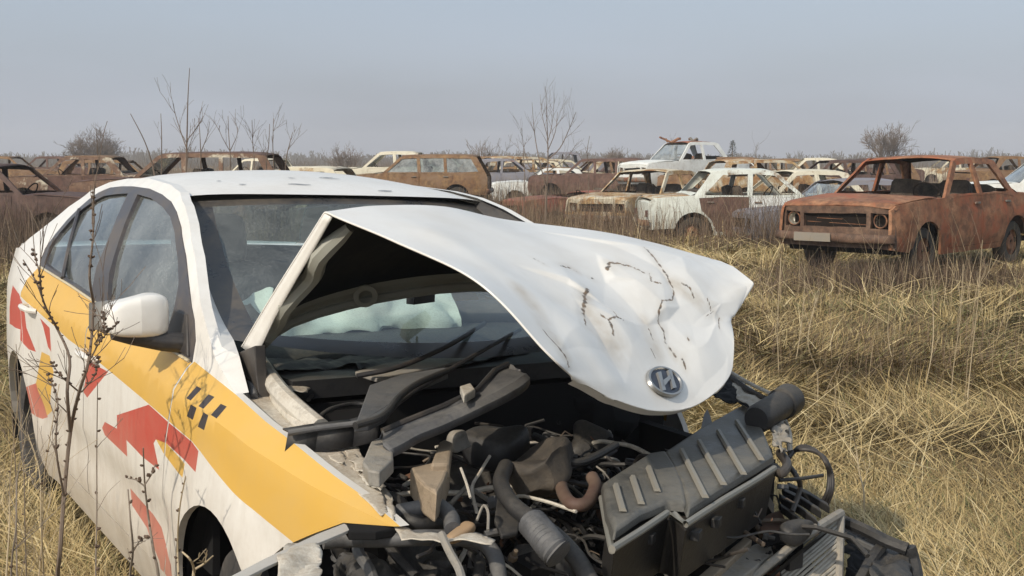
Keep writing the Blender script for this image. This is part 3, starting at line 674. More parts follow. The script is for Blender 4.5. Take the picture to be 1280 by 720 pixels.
# emblem: chrome oval with a slanted letter
def emblem():
    ec = hood(EU, EV); n_ = hood_n(EU, EV); side_ = (hood0(EU, EV+.02)-hood0(EU, EV-.02)).normalized(); up_ = n_.cross(side_).normalized()
    if up_.z < 0: up_ = -up_
    if n_.dot(CE-ec) < 0: n_ = -n_
    P = lambda a, b, h: ec+side_*a+up_*b+n_*(h+.009)
    sr = (side_*math.cos(.06)+up_*math.sin(.06)).normalized(); ur = n_.cross(sr); ur = ur if ur.z > 0 else -ur
    tv = sr*(ur.dot(CR))-ur*(sr.dot(CR)); tv = (tv if tv.z > 0 else -tv).normalized(); tv = (tv-sr*.10).normalized()
    side_, up_ = sr, ur; L2 = lambda a, b, h: ec+side_*a+tv*b+n_*(h+.009)
    mb = MB(); A, B = .073, .041
    for r0, r1, h0, h1 in ((1.0, .96, .0, .007), (.96, .86, .007, .007), (.86, .82, .007, .003)):
        mb.add([P(A*r0*math.cos(t*math.pi/24), B*r0*math.sin(t*math.pi/24), h0) for t in range(48)]+[P(A*r1*math.cos(t*math.pi/24), B*r1*math.sin(t*math.pi/24), h1) for t in range(48)], [(i, (i+1) % 48, 48+(i+1) % 48, 48+i) for i in range(48)])
    for sx in (-1, 1):   # slanted uprights, flaring at the ends, and the bar that joins them
        bar_ = []
        for k in range(9):
            t = k/8*2-1; bar_.append((sx*.0255-t*.002, t*.030, .0066+.002*abs(t)))
        mb.add([L2(a-w_, b, .009) for a, b, w_ in bar_]+[L2(a+w_, b, .009) for a, b, w_ in bar_]+[L2(a-w_-.001, b, .003) for a, b, w_ in bar_]+[L2(a+w_+.001, b, .003) for a, b, w_ in bar_],
               [(k, k+1, 10+k, 9+k) for k in range(8)]+[(18+k, 19+k, k+1, k) for k in range(8)]+[(9+k, 10+k, 28+k, 27+k) for k in range(8)])
    br = [(-.023, -.009, .010), (-.011, -.005, .009), (0, 0, .007), (.011, .005, .007), (.023, .009, .008)]
    mb.add([L2(a, b-w_, .009) for a, b, w_ in br]+[L2(a, b+w_, .009) for a, b, w_ in br], [(k, k+1, 6+k, 5+k) for k in range(4)])
    o = mb.build('emblem', chrome, hd, sharp=60)
    mb = MB(); mb.add([P(A*.9*math.cos(t*math.pi/24), B*.9*math.sin(t*math.pi/24), .0025) for t in range(48)], [tuple(range(48))]); mb.build('badge_field', mat('badge_dark', (.035, .045, .07), .35), o)
EU, EV = .90, .53
EU, EV = 0.857, 0.45
emblem()

# ---------------------------------------------------------------- torn open engine bay
def Q(L_, z): return [q(a, b, z=z) for a, b in L_]
def plate(name, L_, z, thick, m, rough=0, bevel=.003, parent=taxi, tilt=None):
    mb = MB(); P_ = [q(p[0], p[1], z=(p[2] if len(p) > 2 else z)) for p in L_]; mb.prism(P_, (0, 0, -thick))
    if rough: mb.rough(rough, 9)
    return mb.build(name, m, parent, smooth=False, bevel=bevel)
def hose(name, L_, r_, m, n=10, k=6, parent=taxi, ribs=0):
    P_ = [q(a, b, z=c_) for a, b, c_ in L_]; N_ = (len(P_)-1)*k; pts = [crom(P_, i/N_) for i in range(N_+1)]
    mb = MB(); mb.tube(pts, [r_*(1+ribs*(i % 2)) for i in range(N_+1)], n); return mb.build(name, m, parent)
def crumple(name, L_, z, m, amp=.02, step=.009, parent=taxi, freq=14, solid=.002):
    edge = z is None
    def pt(p):
        if not edge: return tuple(q(p[0], p[1], z=z).xy)
        h = .87
        for _ in range(6): h = _ip(q(p[0], p[1], z=h).x, _ZB)-.018
        return tuple(q(p[0], p[1], z=h).xy)
    P_ = [pt(p) for p in L_]
    def sf(x, y):
        p = V((x, y, _ip(x, _ZB)-.018 if edge else z)); d = noise.noise_vector(p*freq)*amp+noise.noise_vector(p*freq*2.7)*amp*.45
        d.z += amp*.8*abs(math.sin((x*1.3+y*.7)*freq*2)); return p+d
    mb = MB(); sheet(mb, P_, [], sf, step, hem=0); return mb.build(name, m, parent, sharp=20, solid=solid)
crumple('inner_fender', [(300, 500), (318, 484), (342, 474), (356, 480), (400, 530), (440, 562), (466, 596), (484, 640), (476, 644), (440, 614), (398, 578), (350, 538)], None, cream, .0035, freq=7)
hose('fender_brace', [(320, 446, .93), (330, 462, .93), (352, 492, .92), (376, 515, .90), (400, 535, .88)], .024, cream)
hose('fender_brace', [(330, 470, .90), (350, 505, .89), (385, 540, .87), (404, 552, .86)], .016, cream)
mb = MB(); mb.prism([q(a, b, y=-.70) for a, b in [(299, 440), (318, 432), (320, 470), (324, 500), (312, 510), (300, 496)]], (0, .03, 0)); mb.build('hinge_bracket', black, taxi, smooth=False, bevel=.003)
hose('hood_hinge', [(318, 436, .98), (309, 452, .96), (312, 470, .93), (318, 496, .90)], .010, grey_pl)
# cowl
crumple('cowl_panel', [(322, 452), (345, 452), (380, 438), (430, 432), (466, 438), (520, 432), (640, 415), (660, 440), (560, 462), (470, 472), (440, 458), (350, 466)], .93, lead_pl, .010)
crumple('firewall_flange', [(330, 463), (360, 458), (440, 457), (438, 468), (392, 473), (382, 493), (362, 493), (345, 480)], .90, cream, .012)
plate('wiper_linkage', [(444, 464), (480, 455), (550, 444), (590, 440), (592, 446), (540, 460), (470, 472)], .945, .012, alu, .004)
hose('wiper_arm', [(446, 470, .95), (500, 458, .97), (560, 432, 1.0), (606, 404, 1.02)], .007, black)
hose('wiper_arm', [(470, 520, .93), (540, 475, .97), (600, 440, 1.0), (650, 412, 1.0)], .006, black)
hose('brake_pipe', [(385, 500, .88), (400, 485, .89), (430, 474, .90), (470, 470, .9), (520, 462, .9)], .005, black)
hose('brake_pipe', [(396, 524, .87), (412, 512, .88), (440, 505, .88), (470, 506, .88)], .006, lead_pl)
plate('fuse_box', [(388, 500), (402, 490), (448, 486), (470, 492), (452, 530), (430, 534), (402, 530)], .84, .12, pitch, .006)
# grey plastic scuttle wedge and the long cowl beam
plate('scuttle_wedge', [(443, 532), (462, 482), (500, 468), (556, 460), (560, 466), (522, 482), (500, 498), (482, 520), (462, 530)], .955, .016, grey_pl, .004)
hose('wedge_lip', [(444, 532, .965), (478, 520, .97), (500, 495, .975), (524, 478, .98), (560, 463, .985)], .008, lead_pl)
mb = MB()
B0 = [(360, 541, .89), (398, 536, .90), (445, 530, .91), (476, 522, .93)]; 
pts = [q(a, b, z=c_) for a, b, c_ in B0]
for i in range(3):
    a, b = pts[i], pts[i+1]; dn = V((.01, -.012, -.050)); bk = V((-.035, 0, .0))
    mb.add([a, b, b+dn, a+dn, a+bk, b+bk], [(0, 1, 2, 3), (4, 5, 1, 0)])
mb.rough(.003, 12); mb.build('cowl_support', lead_pl, taxi, solid=.004)
hose('cowl_support_lip', [(360, 541, .895), (398, 535, .905), (445, 529, .915), (476, 521, .935)], .007, grey_pl)
def beam():
    top = [q(a, b, z=c_) for a, b, c_ in [(478, 541, .93), (510, 527, .945), (555, 509, .965), (597, 489, .985), (618, 465, 1.005), (634, 457, 1.01), (650, 462, 1.01)]]
    mid = [q(a, b, z=c_) for a, b, c_ in [(478, 558, .92), (512, 541, .935), (558, 521, .955), (602, 502, .975), (632, 486, .99), (650, 474, 1.0), (657, 470, 1.0)]]
    low = [q(a, b, z=c_) for a, b, c_ in [(488, 572, .90), (522, 553, .915), (566, 533, .935), (610, 514, .955), (642, 498, .97), (655, 488, .98), (660, 480, .985)]]
    mb = MB(); n = 40
    rows = []
    for k in range(7):
        row = []
        for i in range(n+1):
            t = i/n; a, b, c_ = crom(top, t), crom(mid, t), crom(low, t)
            p = [a+V((-.03, 0, -.05)), a, a*.93+b*.07+V((.002, 0, -.008)), a*.45+b*.55+V((0, 0, -.006)), b, b*.5+c_*.5+V((.006, 0, .003)), c_][k]
            row.append(p+noise.noise_vector(p*12)*.003)
        rows.append(row)
    mb.add([p for r_ in rows for p in r_], [(k*(n+1)+i, k*(n+1)+i+1, (k+1)*(n+1)+i+1, (k+1)*(n+1)+i) for k in range(6) for i in range(n)])
    o = mb.build('cowl_beam', grey_pl, taxi, sharp=22, solid=.006)
    mb = MB(); mb.tube([p+V((0, 0, .004)) for p in top[:6]], .007, 8); mb.build('beam_seal', black, o)
    mb = MB(); mb.prism(Q([(455, 578), (462, 552), (480, 541), (490, 548), (492, 572), (474, 590), (460, 588)], .915), (0, 0, -.03)); mb.rough(.006, 20); mb.build('beam_end', alu, o, smooth=False, bevel=.004)
    mb = MB(); mb.prism(Q([(575, 482), (588, 478), (594, 486), (580, 494)], 1.0), (0, 0, -.02)); mb.build('beam_clip', cream, o, bevel=.003)
beam()
# torn bits of wing and fasteners near the gold edge
for k, (L_, z) in enumerate([([(424, 560), (436, 558), (452, 572), (474, 594), (472, 604), (448, 588)], .845), ([(432, 580), (446, 578), (466, 592), (482, 612), (474, 618)], .835), ([(466, 606), (480, 602), (492, 640), (490, 650), (480, 636)], .815), ([(392, 556), (410, 556), (434, 574), (428, 582)], .845)]):
    crumple('torn_bracket', L_, z, cream, .008, .008, freq=16)
# tan cast mount
mb = MB()
mb.prism(Q([(513, 584), (541, 578), (562, 578), (556, 598), (545, 616), (530, 606), (520, 596)], .87), (0, 0, -.06)); mb.prism(Q([(538, 580), (549, 552), (556, 548), (566, 552), (562, 579)], .885), (0, 0, -.035))
mb.rough(.003, 20); mb.build('engine_mount', tan, taxi, smooth=False, bevel=.006)
# engine: block, covers and pulleys
def blob(name, px, py, z, size, m, seed=0, e=.6, rot=0, wob=.02, parent=taxi):
    mb = MB(); rbox(mb, (0, 0, 0), size, Matrix.Rotation(rot, 3, 'Z') @ Matrix.Rotation(seed*.37 % 1-.4, 3, 'X'), e, 28, 16)
    c_ = q(px, py, z=z); mb.v = [tuple(V(p)+c_+noise.noise_vector(V(p)*12+V((seed, 0, 0)))*wob) for p in mb.v]; return mb.build(name, m, parent, sharp=30)
blob('intake_cover', 618, 556, .83, (.13, .14, .09), lead_pl, 1, .45, .5, .018)
blob('alternator', 676, 588, .80, (.15, .17, .10), dusty('grimy_alloy', (.035, .032, .03), .8, .3, b=.6), 2, .55, -.3, .035)
blob('water_pump', 668, 606, .745, (.11, .13, .05), dusty('grimy_brown', (.06, .047, .037), .8, .4, b=.5), 3, .4, .4, .008)
blob('throttle_body', 575, 553, .86, (.05, .06, .05), alu, 4, .6, .2, .03)
blob('gear_housing', 600, 625, .66, (.26, .24, .16), lead_pl, 5, .6, .6, .05)
blob('gear_housing', 720, 520, .72, (.34, .26, .18), pitch, 6, .6, .2, .05)
blob('pump_body', 545, 640, .70, (.13, .16, .10), lead_pl, 7, .7, .9, .04)
blob('starter_motor', 735, 560, .72, (.12, .15, .09), lead_pl, 8, .7, .3, .03)
blob('oil_filter', 680, 712, .55, (.15, .20, .13), grey_pl, 9, .9, .3, .02)
blob('reservoir', 575, 664, .80, (.035, .06, .022), dusty('amber_tank', (.30, .19, .10), .6, .6), 10, .7, .3, .015)
mb = MB(); rnd = random.Random(11)
for k in range(150):
    x, y, z = rnd.uniform(.0, .80), rnd.uniform(-.60, .60), rnd.uniform(.38, .66)
    s_ = rnd.uniform(.02, .09); rot = Matrix.Rotation(rnd.uniform(0, 3), 3, V((rnd.random(), rnd.random(), rnd.random())).normalized())
    if rnd.random() < .6: mb.box((x, y, z), (s_, s_*rnd.uniform(.4, 1.4), s_*rnd.uniform(.3, 1)), rot, m=rnd.choice([0, 0, 1, 2]))
    else: a = V((x, y, z)); d = rot @ V((s_, 0, 0)); mb.lathe([(0, -s_*.4), (s_*.35, -s_*.4), (s_*.42, -s_*.3), (s_*.42, s_*.3), (s_*.3, s_*.4), (0, s_*.4)], a, d, 12, m=rnd.choice([0, 0, 1]))
mb.box((.33, 0, .38), (.72, 1.1, .22))
ENG = mb
mb = MB()
for k in range(90):   # wiring spread through the bay
    a = V((rnd.uniform(.1, .8), rnd.uniform(-.60, .22), rnd.uniform(.62, .77))); pts = [a]; d = V((rnd.uniform(-1, 1), rnd.uniform(-1, 1), 0)).normalized()
    for i in range(7):
        d = (d+V((rnd.uniform(-1, 1), rnd.uniform(-1, 1), rnd.uniform(-.6, .5)))*.55).normalized(); a = a+d*.045; a.z = min(max(a.z, .6), .77); pts.append(a)
    mb.tube([crom(pts, i/21) for i in range(22)], rnd.choice([.003, .004, .006]), 6, m=rnd.choice([0, 0, 0, 1, 2]))
mb.build('wiring_harness', [black, lead_pl, cream], taxi)
mb = ENG; rnd = random.Random(23)
for k in range(420):      # bolts, clips and torn scraps all over the bay
    x, y = rnd.uniform(.02, .86), rnd.uniform(-.62, .36); z = rnd.uniform(.58, .77)-.10*max(0, x-.5); s_ = rnd.choice([.006, .009, .012, .018, .026]); rot = Matrix.Rotation(rnd.uniform(0, 3), 3, V((rnd.random(), rnd.random(), rnd.random())).normalized()); kk = rnd.random()
    mi_ = rnd.choice([0, 0, 1, 1, 2, 3, 4, 5])
    if kk < .35: mb.lathe([(0, 0), (s_*.6, 0), (s_*.6, s_*.7), (s_*.3, s_*.75), (s_*.3, s_*1.6), (0, s_*1.6)], (x, y, z), rot @ V((0, 0, 1)), 6, m=mi_)
    elif kk < .7: mb.box((x, y, z), (s_*rnd.uniform(1, 4), s_*rnd.uniform(.5, 2), s_*.4), rot, m=mi_, taper=rnd.uniform(0, .5))
    else: a = V((x, y, z)); mb.tube([a, a+rot @ V((s_*2, 0, s_)), a+rot @ V((s_*5, s_, 0)), a+rot @ V((s_*7, -s_, s_))], s_*.25, 5, m=mi_)
mb.build('engine_block_and_fixings', [pitch, lead_pl, dusty('oily_iron', (.09, .065, .05), .6, .5, b=.5), grey_pl, alu, rusty], taxi, sharp=30, bevel=.002)  # engine block, added random clutter and loose fixings in one mesh
hose('radiator_hose', [(632, 583, .82), (626, 604, .82), (640, 630, .82), (668, 652, .81), (696, 672, .79), (722, 700, .76), (742, 735, .72)], .018, lead_pl, 14)
hose('ribbed_hose', [(664, 652, .83), (676, 666, .82), (690, 684, .81), (700, 694, .80)], .026, grey_pl, 16, 8, ribs=.14)
hose('lower_hose', [(700, 596, .78), (704, 616, .78), (716, 630, .78), (734, 628, .78), (744, 608, .79), (740, 596, .8)], .015, dusty('grimy_red', (.085, .045, .035), .7, .4), 12)
hose('air_duct', [(668, 545, .84), (690, 556, .84), (700, 572, .83), (722, 578, .82), (745, 570, .82), (770, 556, .82)], .010, lead_pl, 10)
hose('bay_cable', [(612, 570, .84), (600, 590, .82), (590, 610, .80), (596, 640, .78)], .004, cream, 6)
hose('bay_cable', [(576, 585, .86), (583, 604, .84), (588, 622, .82)], .003, cream, 6)
hose('bay_cable', [(596, 650, .80), (604, 632, .82), (610, 640, .82), (610, 662, .80)], .003, alu, 6)
hose('engine_pipe', [(498, 640, .80), (520, 636, .81), (545, 632, .82), (562, 645, .81), (566, 662, .80)], .017, grey_pl, 12)
hose('engine_pipe', [(478, 620, .80), (500, 630, .80), (512, 650, .79), (540, 655, .78), (560, 650, .77)], .016, lead_pl, 12)
hose('tie_rod', [(606, 668, .76), (640, 660, .77), (665, 652, .78)], .008, grey_pl, 8)
plate('side_plate', [(622, 618), (650, 650), (648, 664), (628, 668), (618, 650)], .79, .01, lead_pl, .004)
# front cross member
hose('cross_member', [(404, 676, .76), (440, 674, .76), (480, 674, .77), (520, 672, .78), (560, 672, .77), (598, 676, .76), (618, 694, .74), (626, 735, .70)], .016, grey_pl, 12)
crumple('panel_lip', [(494, 660), (530, 666), (590, 668), (620, 676), (616, 682), (560, 677), (500, 673)], .795, cream, .007, .01)
hose('front_stay', [(552, 668, .81), (562, 690, .80), (574, 712, .79), (580, 735, .78)], .008, alu, 8)
hose('front_stay', [(450, 674, .72), (448, 690, .72), (462, 712, .70), (470, 735, .70)], .012, grey_pl, 8)
hose('front_stay', [(484, 680, .72), (500, 700, .70), (520, 720, .68)], .010, lead_pl, 8)
hose('front_stay', [(590, 690, .70), (600, 704, .70), (596, 730, .68)], .012, lead_pl, 8)
crumple('lamp_shell', [(420, 690), (470, 700), (540, 700), (580, 712), (600, 735), (410, 735)], .66, lead_pl, .03)
crumple('crushed_wing_tip', [(345, 700), (362, 682), (385, 677), (398, 690), (404, 705), (400, 740), (345, 740), (352, 712)], .79, cream, .014, .01, freq=13)
plate('wing_edge_trim', [(284, 722), (330, 698), (396, 667), (430, 654), (441, 660), (430, 665), (398, 678), (335, 707), (300, 725)], .80, .006, dusty('pale_trim', (.5, .48, .44), .4, .3), .001, .001)
plate('wing_edge_trim', [(430, 654), (470, 655), (500, 658), (470, 664), (436, 664)], .80, .018, pitch, .002)
# two-step ribbed cover lying across the nose
def cover():
    Z = .80; N3 = V((0, 0, 1))
    Pz = lambda a, b, h=0: q(a, b, z=Z+h)
    mb = MB()
    def slab(top, front, dz, lip):
        # top = outline, front = front edge polyline, drop dz
        mb.prism([Pz(*t) for t in top], (0, 0, -.02))
    R1 = [(826, 574), (872, 543), (930, 510), (947, 523), (968, 577), (945, 592), (903, 618), (858, 648), (846, 612)]
    L1 = [(751, 613), (770, 600), (812, 573), (832, 570), (846, 590), (856, 612), (860, 640), (834, 638), (800, 652), (766, 676), (756, 650)]
    for O in (R1, L1):
        base = [Pz(*p) for p in O]; cc = sum(base, V())/len(base); inn = [cc+(p-cc)*.95+V((0, 0, .020)) for p in base]; n = len(O)
        mb.add(base+inn, [tuple(range(n, 2*n))]+[(i, (i+1) % n, n+(i+1) % n, n+i) for i in range(n)])
    o = mb.build('air_box_cover', grimy('ribbed_plastic', (.075, .076, .072), (.25, .23, .19), .55, .5), taxi, sharp=30, bevel=.008)
    m2 = MB()
    for a, b, h in [((852, 563), (882, 622), .024), ((874, 552), (905, 606), .024), ((898, 539), (930, 593), .024), ((921, 527), (952, 575), .024),
                    ((770, 607), (779, 639), .023), ((791, 597), (802, 630), .023), ((811, 585), (822, 614), .023)]:
        pa, pb = Pz(*a, h), Pz(*b, h); d = (pb-pa).normalized(); s_ = V((-d.y, d.x, 0))*.0075
        m2.add([pa-s_, pa+s_, pb+s_, pb-s_, pa-s_*.5+N3*.007, pa+s_*.5+N3*.007, pb+s_*.5+N3*.007, pb-s_*.5+N3*.007], [(4, 5, 6, 7), (0, 4, 7, 3), (1, 2, 6, 5), (0, 1, 5, 4), (2, 3, 7, 6)])
    m2.build('rib', dusty('rib_plastic', (.24, .23, .20), .5, .3), o, smooth=False)
    m3 = MB(); fr = [(765, 686), (800, 664), (834, 641), (843, 643), (857, 655), (903, 625), (945, 600), (968, 585)]
    m3.tube([Pz(*p) for p in fr], .0075, 8); m3.tube([Pz(*p, -.012) for p in [(752, 622), (758, 655), (765, 688)]], .007, 8); m3.build('cover_flange', dusty('flange_plastic', (.20, .20, .18), .45, .3), o)
    m4 = MB(); body = [(767, 688), (834, 646), (843, 648), (857, 660), (903, 630), (945, 604), (969, 588), (966, 560), (930, 530), (870, 560), (800, 600), (760, 640)]
    m4.prism([Pz(*p, -.014) for p in body], (-.03, .01, -.13)); m4.rough(.004, 12); m4.build('air_box', grimy('box_plastic', (.016, .016, .017), (.16, .14, .11), .5), o, smooth=False, bevel=.006)
    m5 = MB(); m5.prism(Q([(874, 545), (880, 518), (884, 511), (888, 520), (893, 538)], .80), (0, 0, -.008)); m5.build('cover_tab', grey_pl, o)
    for a, b in ((870, 668), (895, 652), (925, 628), (812, 672)):
        m6 = MB(); m6.box(q(a, b, z=.76), (.02, .03, .02), Matrix.Rotation(.6, 3, 'Z')); m6.build('clip', lead_pl, o, bevel=.002)
cover()
mb = MB(); a, b = q(946, 524, z=.84), q(985, 500, z=.86); ax = (b-a).normalized()
mb.lathe([(0, -.005), (.034, -.005), (.040, .01), (.040, (b-a).length*.75), (.046, (b-a).length*.78), (.047, (b-a).length+.01), (.030, (b-a).length+.012), (.028, (b-a).length-.03), (0, (b-a).length-.04)], a, ax, 28)
mb.build('air_intake', lead_pl, taxi)
crumple('left_rail', [(917, 478), (930, 480), (956, 500), (960, 514), (938, 512), (920, 498)], .84, cream, .012, .01)
hose('rail_edge', [(908, 462, .88), (935, 478, .87), (968, 494, .86)], .006, cream, 8); hose('rail_edge', [(912, 470, .86), (935, 487, .85), (960, 500, .84)], .009, black, 8)
crumple('left_wing_remains', [(880, 470), (905, 462), (925, 480), (940, 500), (950, 520), (930, 512), (900, 500), (885, 492)], .78, pitch, .02)
hose('left_stay', [(978, 520, .80), (986, 540, .78), (987, 565, .74)], .008, cream, 8)
crumple('torn_bracket', [(968, 540), (978, 530), (982, 552), (976, 570), (966, 562)], .80, alu, .02, .008, freq=24)
for k in range(3): hose('loose_cable', [(986, 566+k*3, .74), (1000, 562-k*2, .76), (1018, 564-k, .76), (1032, 574+k*2, .74), (1040-k*2, 594, .70), (1040-k*3, 614, .66), (1034-k*4, 630, .62)], .0055, black, 8)
hose('loose_cable', [(974, 600, .74), (1000, 598, .74), (1028, 594, .73)], .005, lead_pl, 8); hose('loose_cable', [(980, 574, .75), (995, 594, .74), (1000, 610, .70), (990, 640, .66)], .007, black, 8)
hose('loose_cable', [(975, 566, .78), (984, 580, .78), (976, 592, .77), (968, 584, .77)], .012, black, 10)
for k, L_ in enumerate([[(978, 608), (1000, 618), (1024, 634)], [(974, 616), (996, 628), (1020, 646)], [(984, 602), (1010, 612), (1034, 628)], [(972, 626), (992, 640), (1010, 654)]]):
    plate('grille_slat', L_+[(p[0]+3, p[1]+6) for p in L_[::-1]], .66, .02, lead_pl, .003)
# condenser core
def condenser():
    P0, P1, P2, P3 = q(925, 735, z=.56), q(1004, 670, z=.64), q(1051, 641, z=.64), q(1048, 735, z=.50)
    mb = MB(); n = 26
    d = (P0-P1)*1.05
    for i in range(27):
        t = i/26; a = P1+(P2-P1)*(t/.42) if t < .42 else P2+(P3-P2)*((t-.42)/.58)
        mb.tube([a, a+d*.5+V((0, 0, .003*math.sin(i*1.3))), a+d], .0042, 6)
    o = mb.build('condenser_core', bar_mat, taxi)
    m2 = MB(); m2.add([P0-V((.0, 0, .03)), P1-V((0, 0, .03)), P2-V((0, 0, .03)), P2+(P0-P1)*1.05-V((0, 0, .03))], [(0, 1, 2, 3)]); m2.build('condenser_backing', pitch, o)
    m3 = MB(); m3.tube([P1, P2], .012, 8); m3.tube([P2, P3], .011, 8); m3.tube([P0, P1], .010, 8); m3.build('condenser_frame', alu, o)
condenser()
plate('radiator_edge', [(870, 722), (931, 669), (940, 674), (890, 722)], .62, .02, tan, .003); plate('radiator_edge', [(884, 724), (942, 680), (962, 676), (968, 690), (926, 724)], .60, .02, alu, .006)
plate('rust_plate', [(946, 652), (960, 642), (976, 637), (984, 657), (972, 668), (957, 674)], .62, .01, rusty, .004)
blob('bumper_bracket', 992, 663, .66, (.05, .09, .05), lead_pl, 12, .6, .3, .02)
# black frame of the slam panel at the far end
hose('slam_panel', [(1052, 650, .60), (1080, 662, .60), (1108, 676, .59), (1134, 686, .58)], .017, lead_pl, 8); hose('slam_panel', [(1056, 668, .56), (1082, 682, .55), (1104, 692, .55)], .012, grey_pl, 8)
hose('slam_panel', [(1134, 684, .58), (1140, 705, .54), (1146, 740, .50)], .022, lead_pl, 8); hose('slam_panel', [(1104, 680, .57), (1088, 702, .55), (1070, 735, .52)], .015, lead_pl, 8)
crumple('slam_plate', [(1056, 656), (1100, 674), (1130, 688), (1140, 735), (1058, 735)], .48, pitch, .02)
crumple('slam_plate', [(1096, 690), (1124, 684), (1138, 696), (1142, 735), (1080, 735)], .55, lead_pl, .015)
crumple('undertray', [(600, 700), (760, 690), (900, 690), (1000, 735), (900, 790), (600, 790)], .36, pitch, .03, .03)

# ================================================================ ABANDONED CARS
wk_rubber = dusty('old_rubber', (.03, .028, .026), .9, .6, dc=(.11, .09, .065))
wk_dark = mat('dark_cabin', (.018, .014, .012), .95, 0, .1)  # near-black colour shared by cabin linings, dashboards, grille backs and one headlight
wk_seat = dusty('rotten_seat', (.03, .022, .018), .95, .4)
wk_lamp = mat('lamp_reflector', (.35, .33, .28), .35, .6)
wk_glass = glass_mat('weathered_glass', (.55, .62, .64), .75, 1.0)
wk_rust = wreck_paint('bare_rust', (.16, .075, .045), 1.0, seed=9)
wk_trim = wreck_paint('rusty_chrome', (.16, .15, .13), .55, seed=4)
def wreck(name, label, cat, loc, yaw, paint, style='sedan', group='rusting wrecks standing in the field', dent=.018, hood=None, roof=None, door=None, trunk=None,
          detail=2, glass_on=(), doors=True, sc=1.0, step=.11, flat=0, wheels=True, hood_open=0, pitch_=0, roll=0, hz=1.0, wl=.78, no_hood=False, front_gone=False, nosem=None, bumperm=None):
    root = empty(name, loc, R(yaw)); root.rotation_euler = (R(roll), R(pitch_), R(yaw)); root.scale = (sc, sc, sc*hz); tag(root, label, cat, group)
    hood = hood or paint; roof = roof or paint; door = door or paint; trunk = trunk or paint
    RT = 1.40-flat
    if style == 'sedan':
        GH = [(.80, .92), (.34, RT-.06), (.22, RT-.015), (-.25, RT), (-.68, RT-.01), (-.86, RT-.05), (-1.20, .95)]; TR = [(-1.93, .91), (-2.02, .80)]
        W = [[(.66, .955), (.27, RT-.10), (-.12, RT-.08), (-.15, .95)], [(-.24, .95), (-.21, RT-.08), (-.66, RT-.09), (-1.02, .97), (-.98, .955)]]
        rx0, rx1 = .28, -.86
    elif style == 'jeep':
        GH = [(.85, .95), (.62, RT-.06), (.50, RT-.01), (-.25, RT), (-.5, RT-.01), (-.66, RT-.05), (-.78, .95)]; TR = [(-1.95, .93), (-2.02, .85)]
        W = [[(.72, .98), (.53, RT-.10), (.04, RT-.08), (.04, .98)], [(-.04, .98), (-.04, RT-.08), (-.52, RT-.10), (-.62, .98)]]
        rx0, rx1 = .55, -.66
    else:
        GH = [(.80, .92), (.34, RT-.06), (.22, RT-.015), (-.5, RT+.005), (-1.50, RT-.01), (-1.74, RT-.05), (-1.97, .95)]; TR = [(-2.00, .90), (-2.03, .80)]
        W = [[(.66, .955), (.27, RT-.10), (-.12, RT-.08), (-.15, .95)], [(-.24, .95), (-.21, RT-.08), (-.84, RT-.08), (-.88, .95)], [(-.96, .95), (-.92, RT-.08), (-1.58, RT-.09), (-1.78, .97)]]
        rx0, rx1 = .28, -1.72
    def wd(x, z):
        w_ = lerp(z, [(.2, wl-.03), (.40, wl+.012), (.60, wl+.02), (.74, wl+.012), (.77, wl+.001), (.94, wl-.02), (RT, wl-.185)])
        return w_-.05*max(0, (abs(x)-1.5)/.5)**2-(.03*max(0, -x-.6) if z > 1 and style == 'sedan' else 0)
    A = [1.21, -1.21]; ar = .345
    def arcp(cx): return [(cx+ar*math.cos(R(a)), .30+ar*math.sin(R(a))) for a in range(170, 9, -16)]
    low = [(-1.95, .30)]+[(x, z) for x, z in arcp(-1.21)]+[(.5, .24)]+arcp(1.21)+[(1.95, .32), (2.02, .50), (2.01, .80), (1.9, .845), (1.3, .90)]
    low = [(-2.0, .34)]+arcp(-1.21)+[(-.83, .23), (.83, .23)]+arcp(1.21)+[(1.62, .30), (1.98, .34), (2.02, .50), (2.01, .79), (1.92, .845), (1.3, .895)]
    out = low+GH+TR+[(-2.03, .5)]
    DF = [(.62, .90), (.66, .30), (-.185, .30), (-.19, .925), (.2, .93)]; DR = [(-.21, .925), (-.205, .30), (-.80, .30), (-.90, .52), (-1.08, .68), (-1.12, .90), (-.7, .93)]
    hz_ = lambda m_: (m_.rough(dent, 1.7, 3), m_.rough(dent*.35, 6, 5))
    mb = MB()
    for sg in (-1, 1):
        sheet(mb, out, list(W)+([DF, DR] if doors else []), lambda x, z: (x, sg*wd(x, z), z), step, inward=lambda x, z: (0, -sg, 0), hem=.035)
    def edge(P_, x):
        P2 = sorted(P_); return lerp(x, P2)
    topl = sorted([p for p in out if p[1] > .78])
    # roof
    def roof_f(u, v):
        x = rx0+(rx1-rx0)*u; z = edge(GH, x); t = v*2-1; y = wd(x, z)
        return V((x+.05*(1-t*t)*(1-2*u), y*t, z+.035*(1-t*t)-.01*t**8))
    rf = MB(); rf.grid(roof_f, 10 if detail > 1 else 5, 12 if detail > 1 else 6); hz_(rf)
    # screen headers / scuttle lie in the body mesh
    def bridge(xa, xb, n=1, crown=.02):
        mb.grid(lambda u, v: V((xa+(xb-xa)*u, (v*2-1)*wd(xa+(xb-xa)*u, edge(topl, xa+(xb-xa)*u)), edge(topl, xa+(xb-xa)*u)+crown*(1-(v*2-1)**2)-.004)), n, 10)
    bridge(.80, .95)
    if style == 'sedan': bridge(-1.16, -1.28)
